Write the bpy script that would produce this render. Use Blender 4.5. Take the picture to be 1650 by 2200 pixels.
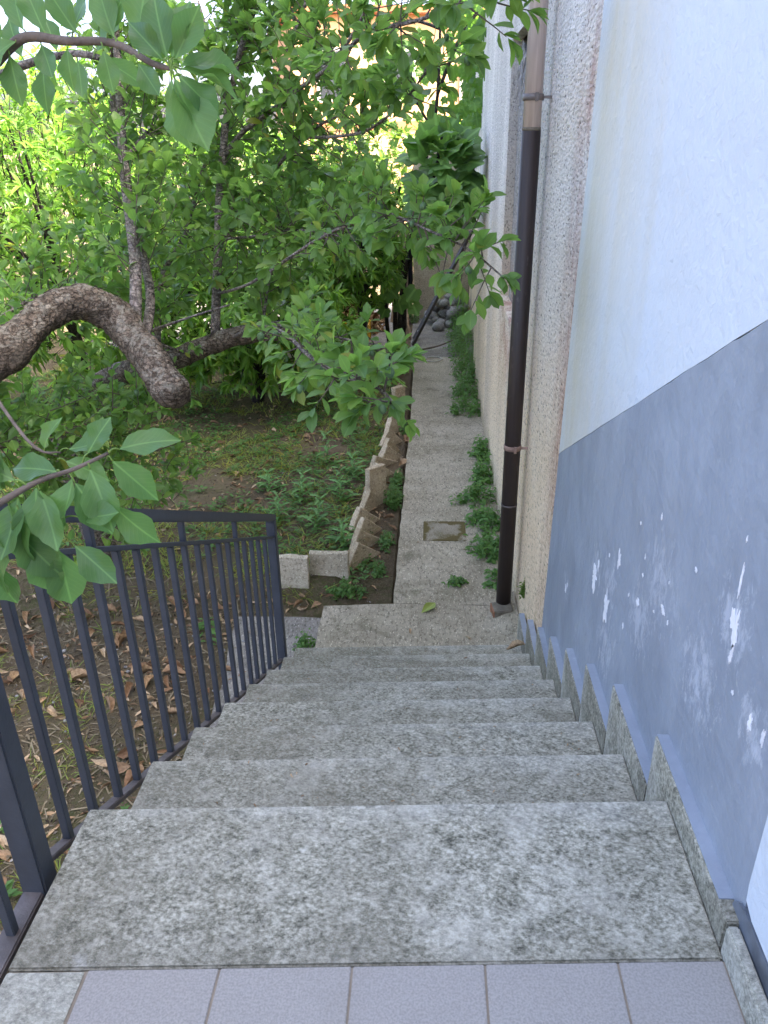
import bpy, bmesh, math, random
import numpy as np
from mathutils import Vector, Matrix, noise as mn
random.seed(7); rng = np.random.default_rng(11)
R = math.radians
S = bpy.context.scene
for o in list(bpy.data.objects): bpy.data.objects.remove(o)
C = S.collection

# ------------------------------------------------------------------ camera, sky, sun, exposure
CAM = Vector((0, 0, 1.281)); FPX = 1671.09
CX = Vector((.998029, .060742, -.0153)); 
pit, yaw, rol = .4462010, .0627997, -.0169787
Fv = Vector((-math.sin(yaw)*math.cos(pit), math.cos(yaw)*math.cos(pit), -math.sin(pit)))
Xv = Vector((math.cos(yaw), math.sin(yaw), 0)); Uv = Xv.cross(Fv)
X2 = Xv*math.cos(rol)+Uv*math.sin(rol); U2 = Uv*math.cos(rol)-Xv*math.sin(rol)
cd = bpy.data.cameras.new('camera'); cam = bpy.data.objects.new('camera', cd); C.objects.link(cam)
m = Matrix((X2, U2, -Fv)).transposed().to_4x4(); m.translation = CAM; cam.matrix_world = m
cd.sensor_fit = 'VERTICAL'; cd.sensor_height = 24; cd.sensor_width = 18; cd.lens = FPX/2200*24
cd.clip_start = .05; cd.clip_end = 900
S.camera = cam; S.render.resolution_x = 768; S.render.resolution_y = 1024
S.cycles.max_bounces = 6; S.cycles.diffuse_bounces = 4; S.cycles.glossy_bounces = 2; S.cycles.transmission_bounces = 4; S.cycles.transparent_max_bounces = 4
SUN_EL, SUN_AZ = R(45), R(96)          # azimuth measured clockwise from +Y: the sun stands behind the house, to the right
sd = Vector((math.sin(SUN_AZ)*math.cos(SUN_EL), math.cos(SUN_AZ)*math.cos(SUN_EL), math.sin(SUN_EL)))
w = bpy.data.worlds.new('World'); S.world = w; w.use_nodes = True
nt = w.node_tree; bg = nt.nodes['Background']; sky = nt.nodes.new('ShaderNodeTexSky'); sky.sky_type = 'NISHITA'
sky.sun_disc = False; sky.sun_elevation = SUN_EL; sky.sun_rotation = SUN_AZ; sky.air_density = .48; sky.dust_density = 7.0; sky.ozone_density = .3
nt.links.new(sky.outputs[0], bg.inputs[0]); bg.inputs[1].default_value = .15
sl = bpy.data.lights.new('sun', 'SUN'); so = bpy.data.objects.new('sun', sl); C.objects.link(so)
sl.energy = 2.0; sl.angle = R(.53); sl.color = (1, .93, .82); so.rotation_euler = sd.to_track_quat('Z', 'Y').to_euler(); so.location = (6, -6, 14)
S.view_settings.view_transform = 'Standard'; S.view_settings.look = 'None'; S.view_settings.gamma = 1
S.view_settings.exposure = 3.65; S.view_settings.use_curve_mapping = False

# ------------------------------------------------------------------ helpers
def tag(o, label=None, cat=None, group=None, kind=None):
    if label: o['label'] = label
    if cat: o['category'] = cat
    if group: o['group'] = group
    if kind: o['kind'] = kind
    return o
def empty(name, loc=(0, 0, 0)):
    o = bpy.data.objects.new(name, None); o.location = loc; o.empty_display_size = .1; C.objects.link(o); return o
def link(name, me, mat=None, parent=None):
    if mat is not None and not me.materials: me.materials.append(mat)
    o = bpy.data.objects.new(name, me); C.objects.link(o)
    if parent is not None:
        o.parent = parent
        o.matrix_parent_inverse = Matrix.Translation(-parent.location) if parent.type == 'EMPTY' else Matrix()
    return o
def fin(name, bm, mat, parent=None, smooth=False, bevel=0, seg=2):
    if bevel: bmesh.ops.bevel(bm, geom=[e for e in bm.edges], offset=bevel, segments=seg, affect='EDGES', clamp_overlap=True)
    bmesh.ops.recalc_face_normals(bm, faces=bm.faces)
    me = bpy.data.meshes.new(name); bm.to_mesh(me); bm.free()
    if smooth:
        for p in me.polygons: p.use_smooth = True
    return link(name, me, mat, parent)
def bx(bm, x0, x1, y0, y1, z0, z1, sh=0.0):
    v = [bm.verts.new((x, y+sh*x, z)) for z in (z0, z1) for y in (y0, y1) for x in (x0, x1)]
    for f in ((0, 2, 3, 1), (4, 5, 7, 6), (0, 1, 5, 4), (2, 6, 7, 3), (0, 4, 6, 2), (1, 3, 7, 5)): bm.faces.new([v[i] for i in f])
def box(name, mat, x0, x1, y0, y1, z0, z1, parent=None, bevel=0, sh=0.0):
    bm = bmesh.new(); bx(bm, x0, x1, y0, y1, z0, z1, sh); return fin(name, bm, mat, parent, bevel=bevel)
def bar(bm, a, b, wx, wz):
    """square bar from a to b"""
    a = Vector(a); b = Vector(b); d = (b-a).normalized(); s = d.cross(Vector((0, 0, 1)))
    s = Vector((1, 0, 0)) if s.length < 1e-3 else s.normalized()
    u = s.cross(d).normalized()
    v = [bm.verts.new(p+s*i*wx/2+u*j*wz/2) for p in (a, b) for i, j in ((-1, -1), (1, -1), (1, 1), (-1, 1))]
    for f in ((3, 2, 1, 0), (4, 5, 6, 7), (0, 1, 5, 4), (1, 2, 6, 5), (2, 3, 7, 6), (3, 0, 4, 7)): bm.faces.new([v[i] for i in f])
def spline(P, n):
    P = [Vector(p) for p in P]; out = []
    for i in range(len(P)-1):
        p0 = P[max(i-1, 0)]; p1 = P[i]; p2 = P[i+1]; p3 = P[min(i+2, len(P)-1)]
        for k in range(n):
            t = k/n
            out.append(.5*((2*p1)+(p2-p0)*t+(2*p0-5*p1+4*p2-p3)*t*t+(3*p1-p0-3*p2+p3)*t**3))
    out.append(P[-1]); return out
def tube(bm, P, r0, r1, n=8, rough=0.0, cap=True):
    """tapered tube along P; r0->r1; rough = relative bark unevenness"""
    P = [Vector(p) for p in P]; rings = []; L = len(P)
    up = Vector((.3, .2, 1)).normalized()
    for i, p in enumerate(P):
        d = (P[min(i+1, L-1)]-P[max(i-1, 0)]).normalized()
        s = d.cross(up)
        if s.length < 1e-3: s = d.cross(Vector((1, 0, 0)))
        s.normalize(); u = s.cross(d)
        r = r0+(r1-r0)*i/max(L-1, 1)
        ring = []
        for k in range(n):
            a = 2*math.pi*k/n; v = s*math.cos(a)+u*math.sin(a)
            rr = r
            if rough:
                q = (p+v*r)
                rr = r*(1+rough*(mn.noise(q*6/max(r/.1, .3))+.5*mn.noise(q*19)+.25*mn.noise(q*47)))
            ring.append(bm.verts.new(p+v*rr))
        rings.append(ring)
    for a, b in zip(rings, rings[1:]):
        for k in range(n): bm.faces.new((a[k], a[(k+1) % n], b[(k+1) % n], b[k]))
    if cap:
        bm.faces.new(rings[0][::-1]); bm.faces.new(rings[-1])

# ------------------------------------------------------------------ materials
XW = .545            # painted wall face
class NB:
    def __init__(s, name):
        s.m = bpy.data.materials.new(name); s.m.use_nodes = True; s.t = s.m.node_tree
        s.b = s.t.nodes['Principled BSDF']; s.out = s.t.nodes['Material Output']
        s.c = s.n('TexCoord').outputs['Object']
    def n(s, k, **kw):
        x = s.t.nodes.new('ShaderNode'+k)
        for a, b in kw.items(): setattr(x, a, b)
        return x
    def l(s, a, b): s.t.links.new(a, b)
    def val(s, sock, v):
        if hasattr(v, 'node'): s.l(v, sock)
        else: sock.default_value = v
    def geo(s): return s.n('NewGeometry').outputs['Position']
    def scale(s, vec, sc, rot=None):
        x = s.n('Mapping'); s.l(vec, x.inputs[0]); x.inputs['Scale'].default_value = sc
        if rot: x.inputs['Rotation'].default_value = rot
        return x.outputs[0]
    def noise(s, vec, sc, det=3, rough=.55, dist=0.0, out=0):
        x = s.n('TexNoise'); s.l(vec, x.inputs['Vector']); x.inputs['Scale'].default_value = sc
        x.inputs['Detail'].default_value = det; x.inputs['Roughness'].default_value = rough; x.inputs['Distortion'].default_value = dist
        return x.outputs[out]
    def vor(s, vec, sc, feat='F1', out='Distance'):
        x = s.n('TexVoronoi'); x.feature = feat; s.l(vec, x.inputs['Vector']); x.inputs['Scale'].default_value = sc
        return x.outputs[out]
    def ramp(s, f, stops, interp='LINEAR'):
        x = s.n('ValToRGB'); s.l(f, x.inputs[0]); e = x.color_ramp.elements; x.color_ramp.interpolation = interp
        while len(e) < len(stops): e.new(.5)
        for i, (p, c) in enumerate(stops):
            e[i].position = p; e[i].color = (c, c, c, 1) if isinstance(c, (int, float)) else (*c, 1)
        return x.outputs[0]
    def mix(s, f, a, b, mode='MIX'):
        x = s.n('Mix'); x.data_type = 'RGBA'; x.blend_type = mode
        s.val(x.inputs[0], f)
        for i, v in ((6, a), (7, b)):
            if hasattr(v, 'node'): s.l(v, x.inputs[i])
            else: x.inputs[i].default_value = (*v, 1)
        return x.outputs[2]
    def math(s, op, a, b=0.0, c=0.0, clamp=False):
        x = s.n('Math', operation=op); x.use_clamp = clamp
        for i, v in enumerate((a, b, c)): s.val(x.inputs[i], v)
        return x.outputs[0]
    def sep(s, v):
        x = s.n('SeparateXYZ'); s.l(v, x.inputs[0]); return x.outputs
    def mr(s, v, a, b, c=0.0, d=1.0):
        x = s.n('MapRange'); x.interpolation_type = 'SMOOTHSTEP'; s.l(v, x.inputs[0])
        for i, k in enumerate((a, b, c, d)): x.inputs[i+1].default_value = k
        return x.outputs[0]
    def bump(s, h, st, dist=.01, prev=None):
        x = s.n('Bump'); s.l(h, x.inputs['Height']); x.inputs['Strength'].default_value = st; x.inputs['Distance'].default_value = dist
        if prev is not None: s.l(prev, x.inputs['Normal'])
        return x.outputs[0]
    def done(s, col, rough=.8, nrm=None, spec=.3, metal=0.0):
        s.val(s.b.inputs['Base Color'], col if hasattr(col, 'node') else (*col, 1))
        s.val(s.b.inputs['Roughness'], rough); s.b.inputs['Specular IOR Level'].default_value = spec
        s.b.inputs['Metallic'].default_value = metal
        if nrm is not None: s.l(nrm, s.b.inputs['Normal'])
        return s.m

def mat_granite():
    b = NB('granite'); g0 = b.geo(); go = b.n('VectorMath', operation='ADD'); b.l(g0, go.inputs[0]); cmb = b.n('CombineXYZ'); ri = b.n('ObjectInfo').outputs['Random']; b.l(b.math('MULTIPLY', ri, 7.0), cmb.inputs[0]); b.l(b.math('MULTIPLY', ri, 3.0), cmb.inputs[2]); b.l(cmb.outputs[0], go.inputs[1]); g = go.outputs[0]
    d = b.scale(g, (1, 1.35, 1.2), (0, 0, .7))
    n1 = b.noise(d, 95, 5, .8, .1); n2 = b.noise(d, 26, 6, .8, .2)
    mixn = b.math('ADD', b.math('MULTIPLY', n1, .62), b.math('MULTIPLY', n2, .38))
    grain = b.ramp(mixn, [(.38, (.028, .029, .022)), (.445, (.145, .142, .105)), (.52, (.30, .292, .23)), (.60, (.50, .485, .40))])
    light = b.ramp(b.noise(g, 8, 7, .8), [(.50, 0.0), (.62, 1.0)])
    col = b.mix(b.math('MULTIPLY', light, .42), grain, (.52, .505, .43))
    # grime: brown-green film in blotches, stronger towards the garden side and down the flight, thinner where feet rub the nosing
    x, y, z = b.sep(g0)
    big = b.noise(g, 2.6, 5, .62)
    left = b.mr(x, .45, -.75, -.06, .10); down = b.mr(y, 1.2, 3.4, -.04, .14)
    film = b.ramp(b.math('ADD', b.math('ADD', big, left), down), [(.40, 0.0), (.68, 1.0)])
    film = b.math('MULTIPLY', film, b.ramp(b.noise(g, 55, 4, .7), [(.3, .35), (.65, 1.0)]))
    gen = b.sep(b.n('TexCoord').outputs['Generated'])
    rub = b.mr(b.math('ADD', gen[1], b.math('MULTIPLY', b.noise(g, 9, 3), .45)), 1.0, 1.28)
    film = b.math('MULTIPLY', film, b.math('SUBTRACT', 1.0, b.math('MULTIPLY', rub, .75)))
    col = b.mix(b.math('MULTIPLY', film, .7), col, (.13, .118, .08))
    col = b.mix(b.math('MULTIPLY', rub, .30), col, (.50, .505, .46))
    heel_shade = b.mr(b.math('ADD', gen[1], b.math('MULTIPLY', b.noise(g, 12, 4, .7), .35)), .52, .16)  # contact shadow painted into the stone colour along the back of each tread
    col = b.mix(b.math('MULTIPLY', heel_shade, .38), col, (.10, .09, .065))
    dark = b.ramp(b.noise(g, 5.5, 6, .7, .4), [(.60, 0.0), (.72, 1.0)])
    col = b.mix(b.math('MULTIPLY', dark, .4), col, (.075, .075, .07))
    pale = b.ramp(b.noise(b.scale(g, (1, 1, 1), (0, 0, .4)), 7, 6, .75, .3), [(.64, 0.0), (.76, 1.0)])
    col = b.mix(b.math('MULTIPLY', pale, .5), col, (.58, .58, .54))
    nr = b.bump(b.noise(g, 140, 3), .25, .004)
    return b.done(col, .72, nr, .35)
def mat_tile():
    b = NB('tile'); g = b.geo()
    col = b.mix(b.ramp(b.noise(g, 260, 2), [(.35, 0.0), (.62, 1.0)]), (.235, .224, .205), (.315, .30, .275))
    col = b.mix(b.math('MULTIPLY', b.ramp(b.noise(g, 5, 4, .6), [(.5, 0.0), (.75, 1.0)]), .18), col, (.2, .185, .165))
    col = b.mix(b.math('MULTIPLY', b.n('ObjectInfo').outputs['Random'], .12), col, (.22, .2, .2))
    col = b.mix(b.ramp(b.noise(g, 33, 3, .7), [(.68, 0.0), (.74, .5)]), col, (.17, .155, .14)); col = b.mix(b.ramp(b.noise(g, 2.3, 6, .7, .4), [(.52, 0.0), (.70, .35)]), col, (.21, .19, .155))
    return b.done(col, .55, b.bump(b.noise(g, 210, 2), .15, .002), .4)
def mat_concrete(name, dark, lite, moss=.5, pits=True):
    b = NB(name); g = b.geo(); ga = b.scale(g, (1, .42, .8))
    n1 = b.noise(g, 2.2, 6, .65); n2 = b.noise(ga, 60, 5, .78)
    col = b.mix(b.ramp(n1, [(.34, 0.0), (.66, 1.0)]), dark, lite)
    col = b.mix(b.ramp(n2, [(.36, .85), (.50, 0.0)]), col, tuple(c*.5 for c in dark))
    col = b.mix(b.ramp(b.noise(ga, 110, 3, .7), [(.58, 0.0), (.68, .8)]), col, tuple(min(.8, c*1.75) for c in lite))
    ms = b.ramp(b.noise(g, 3.1, 6, .7, .5), [(.56, 0.0), (.68, 1.0)])
    col = b.mix(b.math('MULTIPLY', ms, moss*.6), col, (.07, .065, .035))
    ch = b.ramp(b.vor(ga, 45), [(.06, 1.0), (.13, 0.0)])
    col = b.mix(b.math('MULTIPLY', ch, .5), col, tuple(c*.35 for c in dark))
    nr = b.bump(n2, .5, .01); nr = b.bump(b.noise(g, 160, 3), .5, .004, nr)
    return b.done(col, .9, nr, .15)
def mat_soil():
    b = NB('soil'); g = b.geo()
    n = b.noise(g, 1.3, 6, .65)
    col = b.mix(b.ramp(n, [(.35, 0.0), (.65, 1.0)]), (.085, .065, .040), (.185, .142, .088))
    fib = b.noise(b.scale(g, (1, .5, 1)), 60, 5, .75, 1.5)
    col = b.mix(b.ramp(fib, [(.45, 0.0), (.7, .9)]), col, (.20, .16, .10))
    cr = b.vor(g, 75); rn = b.noise(g, 30, 2)
    peb = b.math('MULTIPLY', b.ramp(cr, [(.10, 1.0), (.17, 0.0)]), b.ramp(rn, [(.55, 0.0), (.62, 1.0)]))
    col = b.mix(peb, col, (.34, .325, .30))
    gr = b.ramp(b.noise(g, .8, 4, .6), [(.48, 0.0), (.62, .55)])
    col = b.mix(b.math('MULTIPLY', gr, b.ramp(b.noise(g, 25, 4, .7), [(.4, 0.0), (.6, 1.0)])), col, (.085, .11, .03))
    nr = b.bump(b.noise(g, 18, 6, .75), .9, .05); nr = b.bump(b.noise(g, 95, 4, .7), .9, .02, nr)
    return b.done(col, .95, nr, .1)
def mat_roughcast(name='roughcast', panel=False):
    b = NB(name); g = b.geo(); x, y, z = b.sep(g)
    st = b.noise(b.scale(g, (1, 1.5, .4)), 1.0, 3, .6, .5)
    st2 = b.noise(b.scale(g, (1, 3.4, .8)), 1.0, 3, .6, .4)
    hi = b.mr(b.math('ADD', z, b.math('MULTIPLY', st, 1.4)), .1, 2.0)
    low = b.mix(b.ramp(st, [(.35, 0.0), (.65, 1.0)]), (.70, .545, .36), (.82, .67, .47))
    top = b.mix(b.ramp(st, [(.35, 0.0), (.62, 1.0)]), (.50, .475, .44), (.68, .645, .60))
    col = b.mix(hi, low, top)
    if panel: col = b.mix(.75, col, (.25, .25, .255))
    col = b.mix(b.ramp(st2, [(.60, 0.0), (.85, .15)]), col, (.2, .19, .17))
    col = b.mix(b.ramp(st2, [(.24, .15), (.42, 0.0)]), col, (.62, .60, .56))
    # broad dark rain-wash stripes
    wash = b.ramp(b.noise(b.scale(g, (1, 1.1, .2)), 1.0, 2, .5, .4), [(.52, 0.0), (.68, .30)])
    col = b.mix(wash, col, (.26, .25, .24))
    # red paint ghosting in a band beside the plaster and under the blocked window
    nz = b.math('MULTIPLY', b.math('SUBTRACT', st, .5), .5)
    y1 = b.math('ADD', y, nz)
    band = b.math('MULTIPLY', b.mr(y1, 3.50, 3.2), b.ramp(b.noise(b.scale(g, (1, 3, 1.1)), 2.0, 5, .7), [(.38, 0.0), (.62, 1.0)]))
    b2 = b.math('MULTIPLY', b.math('MULTIPLY', b.mr(y1, 4.5, 5.2), b.mr(y1, 6.6, 6.1)), b.math('MULTIPLY', b.mr(z, -.75, .1), b.mr(z, .5, .2)))
    b2 = b.math('MULTIPLY', b2, b.ramp(b.noise(g, 4, 4, .7), [(.4, 0.0), (.6, 1.0)]))
    col = b.mix(b.math('MULTIPLY', band, .6), col, (.30, .135, .105))
    col = b.mix(b.math('MULTIPLY', b2, .6), col, (.34, .13, .09))
    gs = b.mr(b.math('ADD', z, b.math('MULTIPLY', b.noise(g, 6, 4), .5)), -.85, -1.25)
    col = b.mix(b.math('MULTIPLY', gs, .45), col, (.16, .15, .075))
    # grit
    ga = b.scale(g, (1, .32, 1)); grit = b.noise(ga, 75, 4, .8); v = b.vor(ga, 70)
    col = b.mix(b.ramp(grit, [(.36, 1.0), (.44, 0.0)]), col, (.10, .085, .065))
    col = b.mix(b.ramp(grit, [(.55, 0.0), (.66, .55)]), col, (.80, .72, .60))
    hgt = b.math('ADD', b.math('MULTIPLY', v, .7), grit)
    nr = b.bump(b.noise(b.scale(g, (1, .4, 1)), 9, 3), .2, .05); nr = b.bump(hgt, .7, .012 if not panel else .025, nr)
    return b.done(col, .95, nr, .1)
def mat_plaster():
    b = NB('white_plaster'); g = b.geo(); x, y, z = b.sep(g)
    st = b.noise(b.scale(g, (1, 2.0, .4)), 1.0, 3, .55, .5)
    near = b.mr(y, 1.4, 2.6)
    col = b.mix(b.math('MULTIPLY', b.ramp(st, [(.42, 0.0), (.66, .85)]), near), (.54, .60, .65), (.52, .505, .40))
    col = b.mix(b.ramp(b.noise(g, 3, 4), [(.4, .10), (.6, 0.0)]), col, (.45, .49, .54))
    h = b.noise(g, 34, 5, .6, .6)
    nr = b.bump(b.noise(g, 7, 4), .25, .03); nr = b.bump(h, .38, .010, nr)
    return b.done(col, .85, nr, .2)
def mat_dado():
    b = NB('grey_paint'); g = b.geo()
    v = b.noise(b.scale(g, (1, 1.6, .8)), 3.0, 5, .6, .4)
    col = b.mix(b.ramp(v, [(.35, 0.0), (.66, 1.0)]), (.225, .26, .305), (.285, .325, .375))
    sc = b.math('MULTIPLY', b.ramp(b.noise(b.scale(g, (1, 1.5, .55)), 4.0, 6, .72, .5), [(.58, 0.0), (.72, 1.0)]), b.ramp(b.noise(g, 45, 4, .7), [(.42, 0.0), (.62, 1.0)]))
    col = b.mix(b.math('MULTIPLY', sc, .6), col, (.42, .46, .52))
    wn = b.noise(b.scale(g, (1, 1, .55)), 38, 5, .8, .4); tot = None
    for cy, cz_, rad in ((2.06, .06, .20), (2.22, .03, .16), (1.60, .34, .22), (1.72, .16, .2), (1.19, .50, .16), (1.30, .30, .2), (1.05, .38, .12), (2.0, -.12, .2), (2.66, -.30, .12)):
        dv = b.n('VectorMath', operation='DISTANCE'); b.l(g, dv.inputs[0]); dv.inputs[1].default_value = (XW, cy, cz_)
        m_ = b.mr(dv.outputs['Value'], rad, 0.0); tot = m_ if tot is None else b.math('MAXIMUM', tot, m_)
    wear = b.ramp(b.math('ADD', b.math('MULTIPLY', tot, .24), wn), [(.64, 0.0), (.80, .55)])
    col = b.mix(wear, col, (.50, .54, .60))
    damp = b.ramp(b.noise(b.scale(g, (1, 1.2, .5)), 1.7, 5, .7, .4), [(.52, 0.0), (.68, .35)]); col = b.mix(damp, col, (.20, .215, .235))
    st = b.ramp(b.noise(b.scale(g, (1, 14, .8)), 1.0, 4, .6), [(.62, 0.0), (.75, .3)])
    col = b.mix(st, col, (.19, .22, .26))
    nr = b.bump(b.noise(g, 6, 5), .35, .04); nr = b.bump(b.noise(g, 60, 4, .6, .5), .22, .006, nr)
    return b.done(col, .62, nr, .35)
def mat_plain(name, col, rough=.7, spec=.3, var=.15, bump=.2, sc=30, metal=0.0):
    b = NB(name); g = b.c
    c = b.mix(b.ramp(b.noise(g, sc*.3, 4, .6), [(.35, 0.0), (.68, 1.0)]), tuple(k*(1-var) for k in col), tuple(min(1, k*(1+var)) for k in col))
    c = b.mix(b.math('MULTIPLY', b.n('ObjectInfo').outputs['Random'], .35), c, tuple(k*.72 for k in col))
    return b.done(c, rough, b.bump(b.noise(g, sc*2, 4, .6), bump, .01), spec, metal)
def mat_bark(name='bark', base=(.20, .158, .118), lich=.5):
    b = NB(name); g = b.geo()
    f = b.noise(b.scale(g, (1, 1, .55)), 26, 6, .72, .8)
    col = b.mix(b.ramp(f, [(.36, 0.0), (.62, 1.0)]), tuple(k*.33 for k in base), tuple(k*1.25 for k in base))
    dg = b.n('VectorMath', operation='ADD'); b.l(g, dg.inputs[0]); nz = b.n('VectorMath', operation='SCALE'); b.l(b.noise(g, 14, 4, .7, 0, 1), nz.inputs[0]); nz.inputs['Scale'].default_value = .06; b.l(nz.outputs[0], dg.inputs[1])
    ck = b.vor(b.scale(dg.outputs[0], (.6, .6, 1.1)), 48, 'DISTANCE_TO_EDGE')
    col = b.mix(b.ramp(ck, [(.0, .8), (.13, 0.0)]), col, tuple(k*.16 for k in base))
    up = b.sep(b.n('NewGeometry').outputs['Normal'])[2]
    li = b.ramp(b.noise(g, 17, 6, .78, .4), [(.49, 0.0), (.57, 1.0)])
    li = b.math('MULTIPLY', li, b.mr(up, -.35, .55, .15, 1.0))
    col = b.mix(b.math('MULTIPLY', li, lich), col, (.40, .38, .31))
    col = b.mix(b.ramp(b.noise(g, 80, 3), [(.3, .6), (.45, 0.0)]), col, tuple(k*.25 for k in base))
    nr = b.bump(b.noise(b.scale(g, (1, 1, .5)), 30, 6, .75, .9), 1.0, .02); nr = b.bump(b.math('MINIMUM', ck, .2), 1.0, .03, nr)
    return b.done(col, .9, nr, .15)
def mat_leaf(name, dark, lite, trans=.35, gloss=.42, vein=.35, yellow=0.0, young=None):
    b = NB(name); uv = b.n('TexCoord').outputs['UV']; u, v, _ = b.sep(uv)
    rnd = b.math('FRACT', b.math('ADD', b.n('NewGeometry').outputs['Random Per Island'], b.n('ObjectInfo').outputs['Random']))
    col = b.mix(rnd, dark, lite)
    if young is not None:
        col = b.mix(b.ramp(rnd, [(.72, 0.0), (.97, .9)]), col, young)
    if yellow:
        col = b.mix(b.ramp(b.math('FRACT', b.math('MULTIPLY', rnd, 37.0)), [(1-yellow-.02, 0.0), (1-yellow, .8)]), col, (.30, .24, .03))
    a = b.math('ABSOLUTE', b.math('SUBTRACT', u, .5))
    mid = b.ramp(a, [(.012, 1.0), (.035, 0.0)])
    wv = b.math('SINE', b.math('MULTIPLY', b.math('SUBTRACT', v, b.math('MULTIPLY', a, .75)), 62.0))
    side = b.ramp(wv, [(.90, 0.0), (.995, .3)])
    ve = b.math('MAXIMUM', mid, side)
    col = b.mix(b.math('MULTIPLY', ve, vein), col, tuple(min(1, k*1.9+.02) for k in lite))
    nr = b.bump(wv, .06, .003)
    b.done(col, gloss, nr, .38)
    tr = b.n('BsdfTranslucent'); tc = b.mix(1.0, col, (1.0, 1.25, .35), 'MULTIPLY')
    tc = b.mix(.5, tc, tuple(min(1, k*2.2) for k in lite)); b.l(tc, tr.inputs[0])
    ms = b.n('MixShader'); ms.inputs[0].default_value = trans
    b.l(b.b.outputs[0], ms.inputs[1]); b.l(tr.outputs[0], ms.inputs[2]); b.l(ms.outputs[0], b.out.inputs[0])
    return b.m
def mat_dry():
    b = NB('dry_leaf'); g = b.c
    rnd = b.math('FRACT', b.math('ADD', b.n('NewGeometry').outputs['Random Per Island'], b.n('ObjectInfo').outputs['Random']))
    col = b.ramp(rnd, [(0.0, (.15, .085, .045)), (.3, (.29, .175, .095)), (.62, (.43, .29, .16)), (1.0, (.56, .43, .27))])
    col = b.mix(b.ramp(b.noise(g, 6, 4, .7), [(.4, .45), (.6, 0.0)]), col, (.09, .045, .02))
    return b.done(col, .75, b.bump(b.noise(g, 20, 3), .3, .01), .2)
def mat_dry2():
    b = NB('soil_crumb'); rnd = b.n('NewGeometry').outputs['Random Per Island']
    return b.done(b.ramp(rnd, [(0.0, (.03, .024, .018)), (.55, (.085, .068, .05)), (.85, (.16, .135, .10)), (1.0, (.34, .32, .28))]), .95, None, .1)
def mat_pipe(name, col, streak):
    b = NB(name); g = b.geo()
    st = b.noise(b.scale(g, (30, 30, 1.2)), 1.0, 4, .65)
    c = b.mix(b.ramp(st, [(.35, 0.0), (.7, 1.0)]), tuple(k*.75 for k in col), streak)
    c = b.mix(b.ramp(b.noise(b.scale(g, (8, 8, 3)), 4.0, 5, .7), [(.62, 0.0), (.8, .35)]), c, (.3, .27, .25))
    return b.done(c, .48, b.bump(b.noise(g, 200, 2), .06, .003), .4)
def mat_cover():
    b = NB('mossy_concrete'); g = b.geo(); o = b.c; x, y, z = b.sep(g)
    n1 = b.noise(g, 5, 5, .65)
    col = b.mix(b.ramp(n1, [(.35, 0.0), (.66, 1.0)]), (.22, .195, .14), (.35, .315, .24))
    ex = b.math('ABSOLUTE', b.math('SUBTRACT', x, .125)); ey = b.math('ABSOLUTE', b.math('SUBTRACT', y, 5.275))
    rim = b.mr(b.math('MAXIMUM', ex, ey), .07, .17)
    mo = b.ramp(b.math('ADD', b.math('MULTIPLY', rim, .20), b.noise(g, 6.5, 4, .65, .4)), [(.54, 0.0), (.66, .95)])
    col = b.mix(mo, col, (.11, .088, .03))
    col = b.mix(b.ramp(b.noise(g, 110, 3), [(.36, .5), (.5, 0.0)]), col, (.07, .06, .04))
    return b.done(col, .95, b.bump(b.noise(g, 60, 5, .75), .8, .012), .1)

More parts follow.
